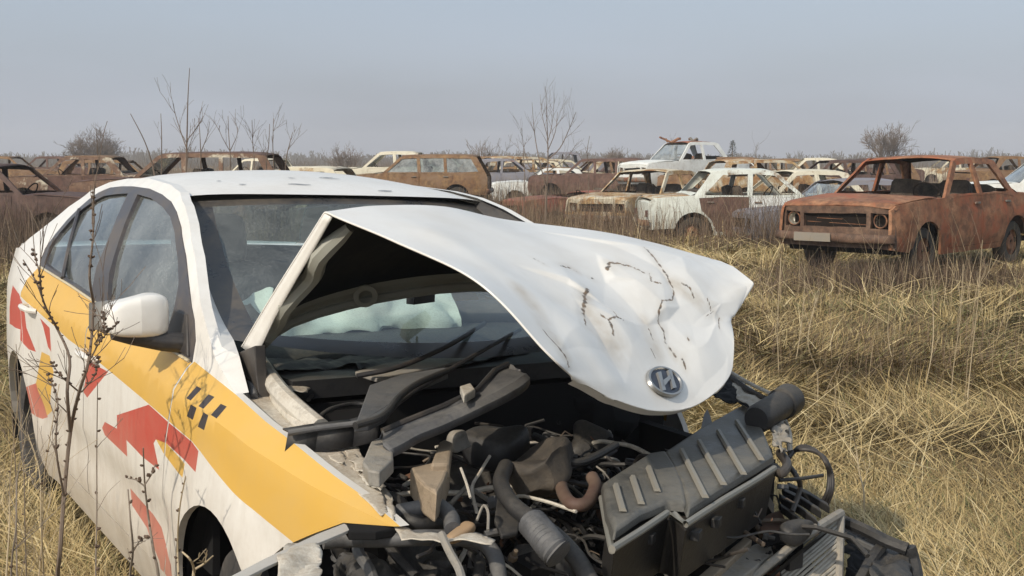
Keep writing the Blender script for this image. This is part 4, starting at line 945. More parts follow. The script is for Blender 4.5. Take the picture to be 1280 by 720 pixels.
    # front panel
    for en, x0 in (('f', 2.01), ('r', -2.02)):
        if en == 'f' and front_gone: continue
        w0 = wd(1.95, .6)
        fo = [(-w0, .34), (w0, .34), (w0+.0, .60), (w0-.02, .80), (w0*.5, .825), (-w0*.5, .825), (-w0+.02, .80), (-w0, .60)]
        hl = [[(sx*.47, .57), (sx*.68, .57), (sx*.68, .75), (sx*.47, .75)] if en == 'f' else [(sx*.50, .55), (sx*.70, .55), (sx*.70, .68), (sx*.50, .68)] for sx in (-1, 1)]
        gr = [(-.42, .58), (.42, .58), (.42, .74), (-.42, .74)]
        sg_ = 1 if en == 'f' else -1
        holes = hl+([gr] if en == 'f' else [])
        fm = MB() if en == 'f' and nosem else mb
        sheet(fm, fo, holes, lambda y, z: (x0-sg_*.05*(abs(y)/w0)**4, y, z), step*.7, inward=lambda y, z: (-sg_, 0, 0), hem=.05)
        if fm is not mb: hz_(fm); fm.build('front_panel', nosem, root, sharp=30)
        mb.grid(lambda u, v: V((x0-sg_*(.05*(abs(v*2-1))**4+.10*u*0+.0)-sg_*u*.10, (v*2-1)*(w0-.01), .825-.03*abs(v*2-1)**3+.022*u)), 2, 8)
    hz_(mb)
    body = mb.build('body', paint, root, sharp=30)
    rf.build('roof', roof, root, sharp=40, solid=.012)
    # inside
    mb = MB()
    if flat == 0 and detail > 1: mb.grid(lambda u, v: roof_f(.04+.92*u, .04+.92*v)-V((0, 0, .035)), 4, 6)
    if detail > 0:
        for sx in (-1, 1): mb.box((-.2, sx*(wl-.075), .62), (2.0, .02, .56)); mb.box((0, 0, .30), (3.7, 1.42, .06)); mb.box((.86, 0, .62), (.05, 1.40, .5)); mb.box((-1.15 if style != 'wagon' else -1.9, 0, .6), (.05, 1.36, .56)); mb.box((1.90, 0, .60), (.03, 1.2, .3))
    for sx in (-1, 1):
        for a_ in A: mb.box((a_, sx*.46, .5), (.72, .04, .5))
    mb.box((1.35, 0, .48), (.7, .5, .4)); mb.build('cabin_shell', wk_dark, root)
    hd_ = MB()
    if not no_hood:
        hd_.grid(lambda u, v: V((.96+(1.99-.96)*u, (v*2-1)*(wd(.96+1.03*u, .9)-.015), edge(topl, .96+1.03*u)+.03*(1-(v*2-1)**2)+.012*(abs(v*2-1) > .7)*(1-u))), 12, 12)
        if hood_open:
            hd_.v = [tuple(Matrix.Translation(V((.96, 0, .92))) @ Matrix.Rotation(R(-hood_open), 4, 'Y') @ Matrix.Translation(V((-.96, 0, -.92))) @ V(p)) for p in hd_.v]
        hz_(hd_); hd_.build('hood', hood, root, sharp=30, solid=.01)
    if style == 'sedan' or style == 'jeep':
        tb = MB(); xs = -1.27 if style == 'sedan' else -.82; tb.grid(lambda u, v: V((xs+(-1.96-xs)*u, (v*2-1)*(wd(xs+(-1.96-xs)*u, .9)-.015), edge(topl, xs+(-1.96-xs)*u)+.025*(1-(v*2-1)**2))), 8, 8); hz_(tb); tb.build('trunk_lid', trunk, root, solid=.01)
    else:
        tb = MB(); tb.grid(lambda u, v: V((-1.76-.235*u, (v*2-1)*(wd(-1.9, RT-.06-u*.4)-.03), RT-.06-u*.40)), 1, 6, mf=lambda u, v: 0); 
    if doors:
        for sg in (-1, 1):
            for k, D_ in enumerate((DF, DR)):
                cx = sum(p[0] for p in D_)/len(D_); cz = sum(p[1] for p in D_)/len(D_)
                mb = MB(); sheet(mb, [(cx+(x-cx)*.985, cz+(z-cz)*.988) for x, z in D_], [], lambda x, z: (x, sg*wd(x, z), z), step, inward=lambda x, z: (0, -sg, 0), hem=.03); hz_(mb)
                d_ = mb.build('door', door if not isinstance(door, dict) else door.get((sg, k), paint), root, sharp=30)
                if detail > 1:
                    hx = -.05 if k == 0 else -.92; m2 = MB(); y_ = sg*(wd(hx, .84)+.018); m2.box((hx, y_, .83), (.13, .022, .028)); m2.rough(dent, 1.7, 3); m2.build('handle', wk_trim, d_, bevel=.006)
    if detail > 0 and not front_gone:
        mb = MB()
        for k in range(2): mb.box((1.94, .05*k, .62+k*.06), (.015, .80-.2*k, .008))
        mb.box((1.93, 0, .66), (.03, .86, .17), m=1)
        mb.rough(dent+.02, 3.7, 3); mb.build('grille', [wk_rust, wk_dark], root)
        for sx in (-1, 1):
            mb = MB(); mb.lathe([(.088, .0), (.080, .012), (.070, .004), (.05, -.05), (0, -.07)], (1.965, sx*.575, .66), (1, 0, 0), 18, mats=[1, 1, 0, 0]); mb.rough(dent, 1.7, 3); mb.build('headlight', [wk_lamp if sx < 0 else wk_dark, wk_rust], root)
        for en, x0 in (('f', 2.09), ('r', -2.09)):
            mb = MB(); mb.grid(lambda u, v: V((x0+(-.09 if en == 'f' else .09)*abs(v*2-1)**6+(.02 if en == 'f' else -.02)*math.sin(u*math.pi), (v*2-1)*.80, .40+.11*u)), 4, 16); mb.rough(dent*1.3, 2.2, 8); mb.build('bumper', bumperm or wk_trim, root, solid=.012)
        for sx in (-1, 1):
            mb = MB(); mb.box((-2.03, sx*.6, .615), (.03, .19, .12)); mb.rough(dent, 1.7, 3); mb.build('tail_lamp', dusty('tail_lamp_red', (.09, .03, .025), .6, .5) if 'tail_lamp_red' not in bpy.data.materials else bpy.data.materials['tail_lamp_red'], root, bevel=.006)
    if detail > 0:
        for sx in (-1, 1):
            mb = MB(); rbox(mb, (.0, sx*.34, .52), (.48, .46, .16), nu=12, nv=6); rbox(mb, (-.30, sx*.34, .84), (.14, .44, .56), Matrix.Rotation(R(-15), 3, 'Y'), nu=12, nv=6, wob=.02); mb.build('seat', wk_seat, root)
        mb = MB(); rbox(mb, (-.98, 0, .78), (.14, 1.2, .55), Matrix.Rotation(R(-15), 3, 'Y'), nu=12, nv=6); mb.build('seat', wk_seat, root)
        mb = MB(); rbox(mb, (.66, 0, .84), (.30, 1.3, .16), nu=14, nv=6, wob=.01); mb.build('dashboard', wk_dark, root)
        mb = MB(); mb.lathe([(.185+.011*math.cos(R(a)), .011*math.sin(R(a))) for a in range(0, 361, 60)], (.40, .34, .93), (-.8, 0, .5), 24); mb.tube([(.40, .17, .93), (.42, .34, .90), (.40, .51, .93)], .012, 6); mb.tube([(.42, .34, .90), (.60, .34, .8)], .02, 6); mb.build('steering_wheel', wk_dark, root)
    if wheels:
        for a_ in A:
            for sx in (-1, 1):
                wh = empty('wheel', (a_, sx*.665, .275)); wh.parent = root
                mb = MB(); mb.lathe([(.17, -.07), (.22, -.085), (.275, -.075), (.29, -.05), (.29, .05), (.275, .075), (.22, .085), (.17, .07)], (0, 0, 0), (0, 1, 0), 24); mb.build('tyre', wk_rubber, wh)
                mb = MB(); mb.lathe([(.18, .05*sx), (.16, .02*sx), (.12, .03*sx), (.10, .055*sx), (.04, .06*sx), (.03, .03*sx), (0, .03*sx)], (0, 0, 0), (0, 1, 0), 20); mb.build('rim', wk_rust, wh)
    if 'front' in glass_on:
        mb = MB(); mb.grid(lambda u, v: V((.80+(.32-.80)*u+.06*(1-(v*2-1)**2), (v*2-1)*(wd(.6, .92+(RT-.06-.92)*u)-.04), .93+(RT-.075-.93)*u)), 6, 10); mb.build('windscreen', wk_glass, root)
    if 'rear' in glass_on and style == 'sedan':
        mb = MB(); mb.grid(lambda u, v: V((-1.19+.33*u-.05*(1-(v*2-1)**2), (v*2-1)*(wd(-1, .95+.39*u)-.04), .96+(RT-.07-.96)*u)), 5, 8); mb.build('rear_screen', wk_glass, root)
    if 'side' in glass_on:
        for sg in (-1, 1):
            for w_ in W:
                cx = sum(p[0] for p in w_)/len(w_); cz = sum(p[1] for p in w_)/len(w_)
                mb = MB(); mb.add([(cx+(x-cx)*1.03, sg*(wd(x, z)-.02), cz+(z-cz)*1.03) for x, z in w_], [tuple(range(len(w_)))]); mb.build('side_window', wk_glass, root)
    return root
def gx(px, Y): return at(px, 400, Y).x

RP = dict(
 redrust=wreck_paint('red_rust', (.30, .095, .045), .60, rust=(.24, .10, .05), dark=(.085, .045, .03), light=(.38, .20, .11), seed=1),
 darkrust=wreck_paint('dark_rust', (.10, .05, .035), .85, rust=(.115, .060, .045), dark=(.05, .03, .025), light=(.17, .10, .075), seed=2),
 brown=wreck_paint('brown_rust', (.20, .12, .07), .6, rust=(.19, .10, .045), dark=(.08, .045, .03), light=(.30, .19, .09), seed=3),
 cream=wreck_paint('cream_paint', (.62, .58, .46), .28, seed=4), cream2=wreck_paint('flaking_cream', (.58, .53, .40), .45, rust=(.30, .16, .07), light=(.42, .28, .13), seed=5),
 white=wreck_paint('chalky_white', (.66, .68, .66), .12, seed=6), grey=wreck_paint('grey_lilac', (.20, .20, .23), .25, seed=7),
 green=wreck_paint('faded_green', (.30, .38, .32), .25, seed=8), yrust=wreck_paint('ochre_rust', (.50, .46, .36), .60, rust=(.32, .17, .07), dark=(.16, .08, .04), light=(.46, .33, .16), seed=10),
 frames=wreck_paint('cream_frames', (.50, .46, .36), .74, rust=(.14, .075, .045), dark=(.07, .04, .03), light=(.22, .14, .09), seed=14), whiteg=wreck_paint('lichen_white', (.60, .63, .58), .30, rust=(.22, .14, .09), light=(.32, .26, .17), seed=15),
 nose=wreck_paint('nose_rust', (.12, .065, .045), .8, rust=(.11, .062, .042), dark=(.05, .035, .028), light=(.20, .125, .085), seed=17),
 redp=wreck_paint('dull_red', (.24, .075, .055), .55, seed=11), purple=wreck_paint('plum_rust', (.085, .048, .04), .7, rust=(.08, .044, .036), dark=(.04, .027, .022), light=(.13, .08, .065), seed=12))
W_ = wreck
# near right: the red brown saloon
W_('rusty_saloon', 'large red-brown saloon wreck with round empty headlights at the right edge', 'wrecked car', (5.20, 14.75, .10), -137, RP['redrust'], sc=.98, dent=.017, detail=2, step=.07, nosem=RP['nose'], bumperm=RP['nose'])
mb = MB(); mb.box((2.125, -.22, .455), (.008, .50, .10)); mb.rough(.01, 3); mb.build('number_plate', dusty('blank_plate', (.22, .20, .17), .7, .8), bpy.data.objects['rusty_saloon'])
# white car with missing rear door, and the ochre fronted car left of it
W_('white_saloon', 'white saloon wreck with a dark open rear doorway between the ochre and red-brown ones', 'wrecked car', (gx(934, 21.3), 21.3, -.15), 3, RP['whiteg'], sc=1.0, dent=.012, detail=2, step=.08, trunk=RP['yrust'],
   door={(-1, 0): RP['white'], (-1, 1): RP['darkrust'], (1, 0): RP['white'], (1, 1): RP['brown']}, wheels=True)
W_('ochre_saloon', 'ochre and cream saloon wreck with a boxed rusty front, beside the white one', 'wrecked car', (gx(812, 24.6), 24.8, -.20), -130, RP['yrust'], dent=.02, detail=2, roof=RP['cream2'], step=.09)
W_('red_nosed_wreck', 'low crushed wreck showing only its dull red bonnet above the scrub', 'wrecked car', (gx(738, 27), 27, -.36), -160, RP['redp'], flat=.36, dent=.03, detail=1, wheels=False)
W_('gutted_white_saloon', 'gutted white saloon wreck with missing doors behind the tall bare sapling', 'wrecked car', (gx(688, 38), 38, -.22), 183, RP['white'], dent=.03, detail=1, doors=True, door=RP['darkrust'], hood_open=0, roof=RP['brown'], flat=.05)
W_('brown_estate', 'brown rusty estate wreck with cream bonnet patches beyond the taxi roof', 'wrecked car', (gx(521, 31.5), 31.5, .13), 177, RP['brown'], style='wagon', dent=.014, detail=2, roof=RP['brown'], hood=RP['cream2'], glass_on=('front', 'side'), step=.09)
W_('cream_roofed_car', 'car with a clean cream roof just behind the brown estate', 'wrecked car', (gx(492, 35), 35, .24), 178, RP['cream'], style='sedan', dent=.012, detail=1, glass_on=('front',))
W_('cream_domed_wreck', 'cream wreck with a rounded bare roof beyond the taxi roof marks', 'wrecked car', (gx(384, 25), 25, -.12), 170, RP['cream2'], roof=RP['cream'], flat=.02, dent=.035, detail=1)
W_('pale_yellow_saloon', 'small pale yellow wreck seen between two larger ones at left', 'wrecked car', (gx(330, 45), 45, .02), 150, RP['cream'], dent=.02, detail=1)
W_('cream_framed_estate', 'rust brown estate wreck with cream window frames above the taxi roof', 'wrecked car', (gx(238, 22.5), 22.5, .15), 178, RP['frames'], style='wagon', dent=.016, detail=2, roof=RP['darkrust'], door=RP['darkrust'], hood=RP['darkrust'], glass_on=('front',), step=.09, sc=1.0)
W_('peeling_roof_wreck', 'wreck with bent peeling roof edge and a cream middle pillar at left', 'wrecked car', (gx(112, 29), 29, .10), 184, RP['frames'], dent=.035, detail=1, roof=RP['brown'], door=RP['darkrust'])
W_('plum_brown_saloon', 'dark plum-brown saloon wreck at the far left edge', 'wrecked car', (gx(5, 19.3), 19.3, -.05), -3, RP['purple'], dent=.014, detail=2, step=.09)
jp = W_('red_roofed_offroader', 'tall off-road wreck with red roof and white window frames, standing above the rest', 'off-roader', (gx(852, 36), 36, .26), -150, RP['white'], style='sedan', dent=.02, detail=1, roof=RP['redp'], trunk=RP['redp'], hz=1.21, glass_on=('front',), sc=1.0)
W_('white_hatchback', 'white wreck with a rounded roof behind the red-roofed off-roader', 'wrecked car', (gx(918, 41), 41, .06), 5, RP['white'], style='wagon', dent=.015, detail=1, sc=.95)
W_('cream_saloon', 'cream saloon wreck with bare window frames, left of the red-brown saloon', 'wrecked car', (gx(990, 24), 24, -.20), 190, RP['cream'], dent=.014, detail=2, door=RP['purple'], step=.09)
W_('grey_wreck', 'grey-lilac wreck half hidden behind the red-brown saloon', 'wrecked car', (gx(1052, 20.5), 20.5, -.32), 188, RP['grey'], dent=.02, detail=1, glass_on=('front',))
W_('dark_flat_wreck', 'dark flat-roofed wreck behind the cream saloon', 'wrecked car', (gx(1035, 37), 37, -.02), 184, RP['purple'], style='wagon', dent=.02, detail=1)
W_('white_van_fronted_car', 'white car cut by the right edge beyond the red-brown saloon', 'car', (gx(1300, 26), 26, .0), 172, RP['white'], dent=.01, detail=1, glass_on=('front', 'side'))
W_('small_far_wreck', 'small brown-roofed wreck beyond the cab of the red-brown saloon', 'wrecked car', (gx(1256, 40), 40, .10), 10, RP['brown'], dent=.02, detail=1)
W_('striped_estate', 'cream and brown estate wreck right behind the tail of the brown estate', 'wrecked car', (gx(642, 46), 46, -.05), 180, RP['cream2'], style='wagon', roof=RP['brown'], dent=.03, detail=1)
far = [(632, 41, 5, 'grey', 'sedan'), (664, 43, 20, 'yrust', 'wagon'), (742, 37, 160, 'darkrust', 'wagon'), (770, 40, 10, 'cream2', 'sedan'), (905, 34, 170, 'brown', 'sedan'), (962, 33, 15, 'yrust', 'wagon'), (1008, 44, 172, 'cream', 'sedan'), (1062, 40, 180, 'brown', 'wagon'), (160, 38, 8, 'brown', 'wagon'), (600, 52, 170, 'brown', 'wagon'), (704, 55, 185, 'grey', 'jeep'), (748, 46, 200, 'brown', 'sedan'), (772, 50, 170, 'darkrust', 'wagon'), (700, 47, 15, 'cream2', 'sedan'), (560, 60, 0, 'cream', 'sedan'), (950, 52, 175, 'brown', 'wagon'), (1090, 55, 8, 'darkrust', 'sedan'), (1180, 58, 180, 'cream2', 'wagon'), (20, 44, 4, 'brown', 'wagon'), (70, 50, 180, 'darkrust', 'sedan'), (640, 62, 90, 'white', 'sedan'), (880, 60, 30, 'redrust', 'wagon')]
FL = ['grey saloon wreck just right of the tail of the brown estate', 'ochre estate wreck behind the striped estate', 'dark estate wreck above the red-nosed wreck', 'flaking cream saloon wreck between the sapling and the ochre saloon', 'brown saloon wreck behind the roof of the white saloon', 'ochre estate wreck seen through the cream saloon', 'clean cream saloon wreck beyond the cream saloon roof', 'brown estate wreck behind the grey-lilac wreck', 'brown estate wreck between the peeling roof wreck and the cream-framed estate', 'brown estate wreck farthest back behind the brown estate tail', 'grey cab with a raised roof far behind the gutted white saloon', 'brown jumbled wreck behind the right end of the gutted white saloon', 'dark rusty estate wreck just left of the red-roofed off-roader', 'flaking cream wreck behind the tall bare sapling', 'pale wreck mostly hidden behind the cream-roofed car', 'brown estate wreck far behind the cream saloon', 'dark wreck far behind the roof of the red-brown saloon', 'cream estate wreck hidden beyond the red-brown saloon', 'brown estate wreck far behind the plum-brown saloon', 'dark saloon wreck far behind the peeling roof wreck', 'far white wreck seen end-on behind the striped estate', 'far red rusty estate behind the red-roofed off-roader']
for (px, Y, a, k, st), lb in zip(far, FL):
    W_('distant_wreck', lb, 'wrecked car', (gx(px, Y), Y, random.Random(px).uniform(-.05, .12)), a, RP[k], style=st, dent=.04, detail=0, step=.2, wheels=False, hz=1.15 if st == 'jeep' else 1)
# the white saloon's green rear pillar and the loads lying on roofs
mb = MB()
def roofjunk(px, Y, z, n, seed, name, label, m):
    mb = MB(); r_ = random.Random(seed); c_ = V((gx(px, Y), Y, z))
    for k in range(n):
        a = c_+V((r_.uniform(-.25, .25), r_.uniform(-.2, .2), 0)); b = a+V((r_.uniform(-.25, .25), r_.uniform(-.2, .2), r_.uniform(.02, .16))); mb.tube([c_ if k else a, (a+b)/2+V((0, 0, .06)), b], r_.uniform(.02, .05), 6)
    o = mb.build(name, m, sharp=40); tag(o, label, 'scrap metal')
roofjunk(836, 36, 1.94, 3, 3, 'bent_scrap', 'bent dark scrap metal lying on the red roof of the off-roader', wk_rust)
roofjunk(862, 36, 1.98, 3, 6, 'bent_scrap', 'small pale bent scrap on the rear of the off-roader roof', wk_trim)

# ================================================================ GROUND, GRASS, TREES
def ground_mat():
    m = mat('field_soil', (.2, .16, .09), .95, 0, .1)
    a = mixc(m, noise_fac(m, .35, .38, .62, 6, .6), (.155, .115, .062), (.25, .20, .105)); b = mixc(m, noise_fac(m, 5, .35, .7, 8, .7), a, (.085, .062, .036))
    c_ = mixc(m, noise_fac(m, 1.1, .52, .75, 5, .6, off=(5, 5, 0)), b, (.13, .125, .05)); d_ = mixc(m, noise_fac(m, 60, .5, .7, 5, .7, off=(1, 5, 0)), c_, (.36, .29, .17))
    L(m, d_, bsdf(m).inputs['Base Color']); bump(m, 14, .8, .05, 9, .75); return m
gm = ground_mat()
def gz(x, y): return .05*noise.noise(V((x*.35, y*.35, 0)))+.025*noise.noise(V((x*1.7, y*1.7, 3)))-.01
mb = MB()
ys = [-30, -8, 0]+[.4*i for i in range(1, 60)]+[24+2*i for i in range(20)]+[64*1.35**i for i in range(1, 14)]
xs_ = [-1, -.6]+[(-24+i)/40 for i in range(49)]+[.6, 1]
xs_ = sorted(set(xs_))
rows = []
for y in ys:
    sp = max(20, abs(y)*1.4+14)
    for t in xs_: 
        x = t*sp*(2.5 if abs(t) > .6 else 1); fall = min(1, 60/max(1, abs(y))); mb.v.append((x, y, gz(x, y)*fall if abs(x) < 60 else 0))
nx = len(xs_)
for i in range(len(ys)-1):
    for j in range(nx-1): mb.f.append((i*nx+j, i*nx+j+1, (i+1)*nx+j+1, (i+1)*nx+j)); mb.m.append(0)
g = mb.build('ground', gm); tag(g, kind='structure')

def straw_mat(name, ramp, rough=.7):
    m = mat(name, (.4, .3, .15), rough, 0, .2); a = N(m, 'Attribute', attribute_name='tone'); r_ = N(m, 'ValToRGB'); e = r_.color_ramp.elements
    e[0].position = ramp[0][0]; e[0].color = (*ramp[0][1], 1); e[1].position = ramp[-1][0]; e[1].color = (*ramp[-1][1], 1)
    for p, c_ in ramp[1:-1]: x = e.new(p); x.color = (*c_, 1)
    L(m, a.outputs['Fac'], r_.inputs[0]); L(m, r_.outputs[0], bsdf(m).inputs['Base Color']); return m
straw = straw_mat('dry_straw', [(0, (.075, .055, .032)), (.25, (.21, .15, .07)), (.5, (.37, .28, .13)), (.75, (.52, .41, .21)), (.88, (.60, .50, .30)), (1, (.17, .165, .07))])
def blades(name, X, Y, length, width, lean, az, tone, m, seed=0, seg=3, curl=.6, z0=0, lift=None):
    "one mesh of bent ribbon blades; lean: 0 upright .. 1 lying"
    rs_ = np.random.RandomState(seed); n = len(X); s = np.linspace(0, 1, seg+1)[None, :]
    th = (lean[:, None]*np.pi/2)*(1-curl*.5)+s*curl*(.9)*(rs_.rand(n)[:, None]*.9+.1)
    th = np.minimum(th, 1.62)
    dl = length[:, None]/seg; dr = np.sin(th)*dl; dz = np.cos(th)*dl
    rr = np.concatenate([np.zeros((n, 1)), np.cumsum(dr[:, :-1], 1)], 1); zz = np.concatenate([np.zeros((n, 1)), np.cumsum(dz[:, :-1], 1)], 1)
    a2 = az[:, None]+s*(rs_.randn(n)[:, None]*.35)
    px = X[:, None]+rr*np.cos(a2); py = Y[:, None]+rr*np.sin(a2); pz = np.maximum(zz, 0)+z0[:, None] if hasattr(z0, '__len__') else zz+z0
    w_ = width[:, None]*(1-s**2*.85)*.5; ta = az+rs_.uniform(-.9, .9, n)+np.pi/2
    wx = np.cos(ta)[:, None]*w_; wy = np.sin(ta)[:, None]*w_; wz = (rs_.uniform(-.5, .5, n)[:, None])*w_
    A = np.stack([px-wx, py-wy, pz-wz], -1); B = np.stack([px+wx, py+wy, pz+wz], -1)
    co = np.stack([A, B], 2).reshape(-1, 3).astype(np.float32); k = (seg+1)*2
    base = (np.arange(n)*k)[:, None]; f = np.concatenate([base+np.array([2*i, 2*i+1, 2*i+3, 2*i+2])[None, :] for i in range(seg)], 1).reshape(-1, 4)
    me = bpy.data.meshes.new(name); me.vertices.add(len(co)); me.vertices.foreach_set('co', co.ravel()); me.loops.add(f.size); me.loops.foreach_set('vertex_index', f.ravel().astype(np.int32))
    me.polygons.add(len(f)); me.polygons.foreach_set('loop_start', np.arange(0, f.size, 4, dtype=np.int32)); me.polygons.foreach_set('loop_total', np.full(len(f), 4, np.int32))
    me.update(calc_edges=True); me.materials.append(m); at_ = me.attributes.new('tone', 'FLOAT', 'POINT'); at_.data.foreach_set('value', np.repeat(tone, k).astype(np.float32))
    o = bpy.data.objects.new(name, me); C.objects.link(o); return o
def npnoise(x, y, sc, seed):
    "cheap smooth value noise"
    r_ = np.random.RandomState(seed); T = r_.rand(64, 64); u = x*sc; v = y*sc; i = np.floor(u).astype(int); j = np.floor(v).astype(int); fu = u-i; fv = v-j; fu = fu*fu*(3-2*fu); fv = fv*fv*(3-2*fv)
    g_ = lambda a, b: T[a % 64, b % 64]
    return (g_(i, j)*(1-fu)+g_(i+1, j)*fu)*(1-fv)+(g_(i, j+1)*(1-fu)+g_(i+1, j+1)*fu)*fv
RS = np.random.RandomState(4)
def scatter(n, y0, y1, p=1.0, spread=.52, pad=.6):
    "points over the field, denser close by"
    u = RS.rand(n); Y = y0*(y1/y0)**(u**p); X = (RS.rand(n)*2-1)*(Y*spread+pad); return X, Y
Ti = np.array(taxi.matrix_world.inverted())
def off_taxi(X, Y, mx=.0):
    l = Ti[:3, :3] @ np.stack([X, Y, np.zeros_like(X)])+Ti[:3, 3:4]; return ~((l[0] > -3.45-mx) & (l[0] < .95+mx) & (np.abs(l[1]) < .74+mx))
# matted, lying straw
X, Y = scatter(420000, 2.2, 34, .9)
k = off_taxi(X, Y); X, Y = X[k], Y[k]; n = len(X)
patch = npnoise(X, Y, .9, 1)*.6+npnoise(X, Y, 2.7, 2)*.4; big = npnoise(X, Y, .22, 3)
GZ = np.array([gz(a, b) for a, b in zip(X[::1], Y[::1])])
az = npnoise(X, Y, .8, 7)*9+RS.randn(n)*.8
tone = np.clip(.40+.60*(patch-.5)+.55*(big-.5)+RS.randn(n)*.20, 0.0, .90); gr = RS.rand(n) < .09+.45*np.clip((npnoise(X, Y, .5, 9)-.5)*3, 0, 1); tone[gr] = 1.0
o = blades('matted_grass', X, Y, RS.uniform(.05, .20, n)*(1+.015*Y), RS.uniform(.0022, .0050, n)*np.maximum(1, Y/4.5), np.clip(.86+RS.randn(n)*.13, .45, 1), az, tone, straw, 1, 3, .35, GZ+RS.rand(n)**2*.05)
tag(o, kind='stuff')
# long flattened stems lying over the mat
X, Y = scatter(16000, 2.2, 26, .8); k = off_taxi(X, Y, .05) & (npnoise(X, Y, 1.1, 14) > .35); X, Y = X[k], Y[k]; n = len(X)
o = blades('fallen_straw', X, Y, RS.uniform(.18, .60, n), RS.uniform(.0030, .0060, n)*np.maximum(1, Y/6), np.clip(.90+RS.randn(n)*.07, .6, 1), npnoise(X, Y, .9, 15)*14+RS.randn(n)*.5, np.clip(.66+RS.randn(n)*.13, .2, .9), straw, 9, 4, .25, RS.uniform(.03, .09, n))
tag(o, kind='stuff')
# standing tufts
nT = 420; TX, TY = scatter(nT, 2.6, 40, .75); k = off_taxi(TX, TY, .1) & (npnoise(TX, TY, .35, 12) > .38); TX, TY = TX[k], TY[k]
m_ = 34; X = np.repeat(TX, m_)+RS.randn(len(TX)*m_)*.06; Y = np.repeat(TY, m_)+RS.randn(len(TX)*m_)*.06; n = len(X)
hh = np.repeat(RS.uniform(.08, .26, len(TX))*np.where(TY > 14, 1.5, 1), m_)
o = blades('grass_tufts', X, Y, hh*RS.uniform(.5, 1.2, n), RS.uniform(.0022, .0045, n)*np.maximum(1, Y/5), np.abs(RS.randn(n))*.28, RS.rand(n)*6.28, np.clip(.58+RS.randn(n)*.15+np.repeat(RS.randn(len(TX))*.1, m_), .05, .9), straw, 2, 3, .9, np.full(n, 0.))
tag(o, kind='stuff')
# tall pale stems, thick in front of the wrecks
scrub = straw_mat('brown_scrub', [(0, (.06, .042, .032)), (.4, (.15, .105, .07)), (.75, (.20, .145, .10)), (1, (.40, .32, .20))])
X, Y = scatter(60000, 7, 48, .55); dens = npnoise(X, Y, .45, 21)*.6+npnoise(X, Y, 1.6, 22)*.4
k = (dens > np.where(X < -3, .30, np.where(X < 3.4, .40, .66))) & (Y > np.where(X < -3, 12, np.where(X < 3.5, 13.5, 12.8))); X, Y = X[k], Y[k]; n = len(X)
o = blades('tall_scrub', X, Y, RS.uniform(.25, .95, n)*np.where(Y > 14, 1.0, .8), RS.uniform(.004, .008, n)*np.maximum(1, Y/16), np.abs(RS.randn(n))*.13, RS.rand(n)*6.28, np.clip(.45+RS.randn(n)*.25+.3*(X > 3.5), 0, 1), scrub, 3, 3, .35, np.full(n, 0.))
tag(o, kind='stuff')
# dark bramble masses: near left, and in the right foreground field
def bramble(name, c, rx, ry, h, n_, seed, tone_=.3, wd_=.004):
    r_ = np.random.RandomState(seed); X = c[0]+r_.randn(n_)*rx; Y = c[1]+r_.randn(n_)*ry; k = off_taxi(X, Y, .15); X, Y = X[k], Y[k]; n = len(X)
    o = blades(name, X, Y, r_.uniform(.3, 1, n)*h, r_.uniform(.5, 1.2, n)*wd_, np.abs(r_.randn(n))*.3, r_.rand(n)*6.28, np.clip(tone_+r_.randn(n)*.2, 0, 1), scrub, seed, 4, .8, np.full(n, 0.)); tag(o, kind='stuff'); return o
bramble('dry_undergrowth', (3.1, 8.2), .7, .8, .34, 900, 31, .35, .0045)
bramble('dry_undergrowth', (2.9, 12.0), .6, .6, .5, 500, 32, .5, .005)
bramble('dry_undergrowth', (-8.2, 17.0), 3.2, 1.0, .95, 5200, 33, .25, .009)
bramble('dry_undergrowth', (4.6, 19.0), .7, .6, 1.25, 1500, 35, .35, .007)
bramble('dry_undergrowth', (3.9, 12.75), .55, .30, .45, 2200, 37, .12, .006)
bramble('dry_undergrowth', (5.2, 12.9), .6, .3, .45, 1400, 38, .25, .006)
bramble('tall_stalks', (3.3, 8.8), 1.2, 1.6, 1.0, 150, 41, .95, .0035)
bramble('tall_stalks', (4.2, 11.0), .9, .8, 1.1, 170, 42, .95, .004)
bramble('tall_stalks', (1.9, 6.6), .25, .9, .7, 40, 43, .9, .003)
bramble('dry_undergrowth', (1.6, 22.5), 2.4, 1.4, .85, 3600, 36, .4, .009)

barkm = dusty('grey_bark', (.20, .165, .13), .9, .3, dc=(.24, .2, .16)); twigm = dusty('brown_twig', (.15, .112, .085), .9, .3, dc=(.2, .16, .12)); palestem = dusty('pale_stem', (.42, .34, .22), .8, .3, dc=(.25, .2, .13))
budm = dusty('dark_bud', (.085, .052, .035), .8, .2)
def grow(mb, p, d, ln, r_, depth, rnd, spread=.5, kids=(3, 4), seg=5, up=.15, n=5, taper=.45, minr=.0015):
    pts = [p.copy()]; rad = [r_]; a = p.copy(); d = d.normalized()
    for i in range(seg):
        d = (d+V((rnd.gauss(0, .09), rnd.gauss(0, .09), rnd.gauss(0, .05)+up*.12))).normalized(); a = a+d*(ln/seg); pts.append(a.copy()); rad.append(max(minr, r_*(1-(1-taper)*(i+1)/seg)))
    mb.tube(pts, rad, n if depth > 0 else 3, cap=False)
    if depth <= 0: return
    for k in range(rnd.randint(*kids)):
        i = rnd.randint(max(1, seg//3), seg); b = pts[i]; t = (pts[i]-pts[i-1]).normalized(); o_ = t.orthogonal().normalized(); o_ = Matrix.Rotation(rnd.uniform(0, 6.28), 3, t) @ o_
        grow(mb, b, t+o_*spread*rnd.uniform(.6, 1.4)+V((0, 0, up)), ln*rnd.uniform(.45, .75), max(minr, rad[i]*.62), depth-1, rnd, spread, kids, max(3, seg-1), up, max(3, n-1), taper, minr)
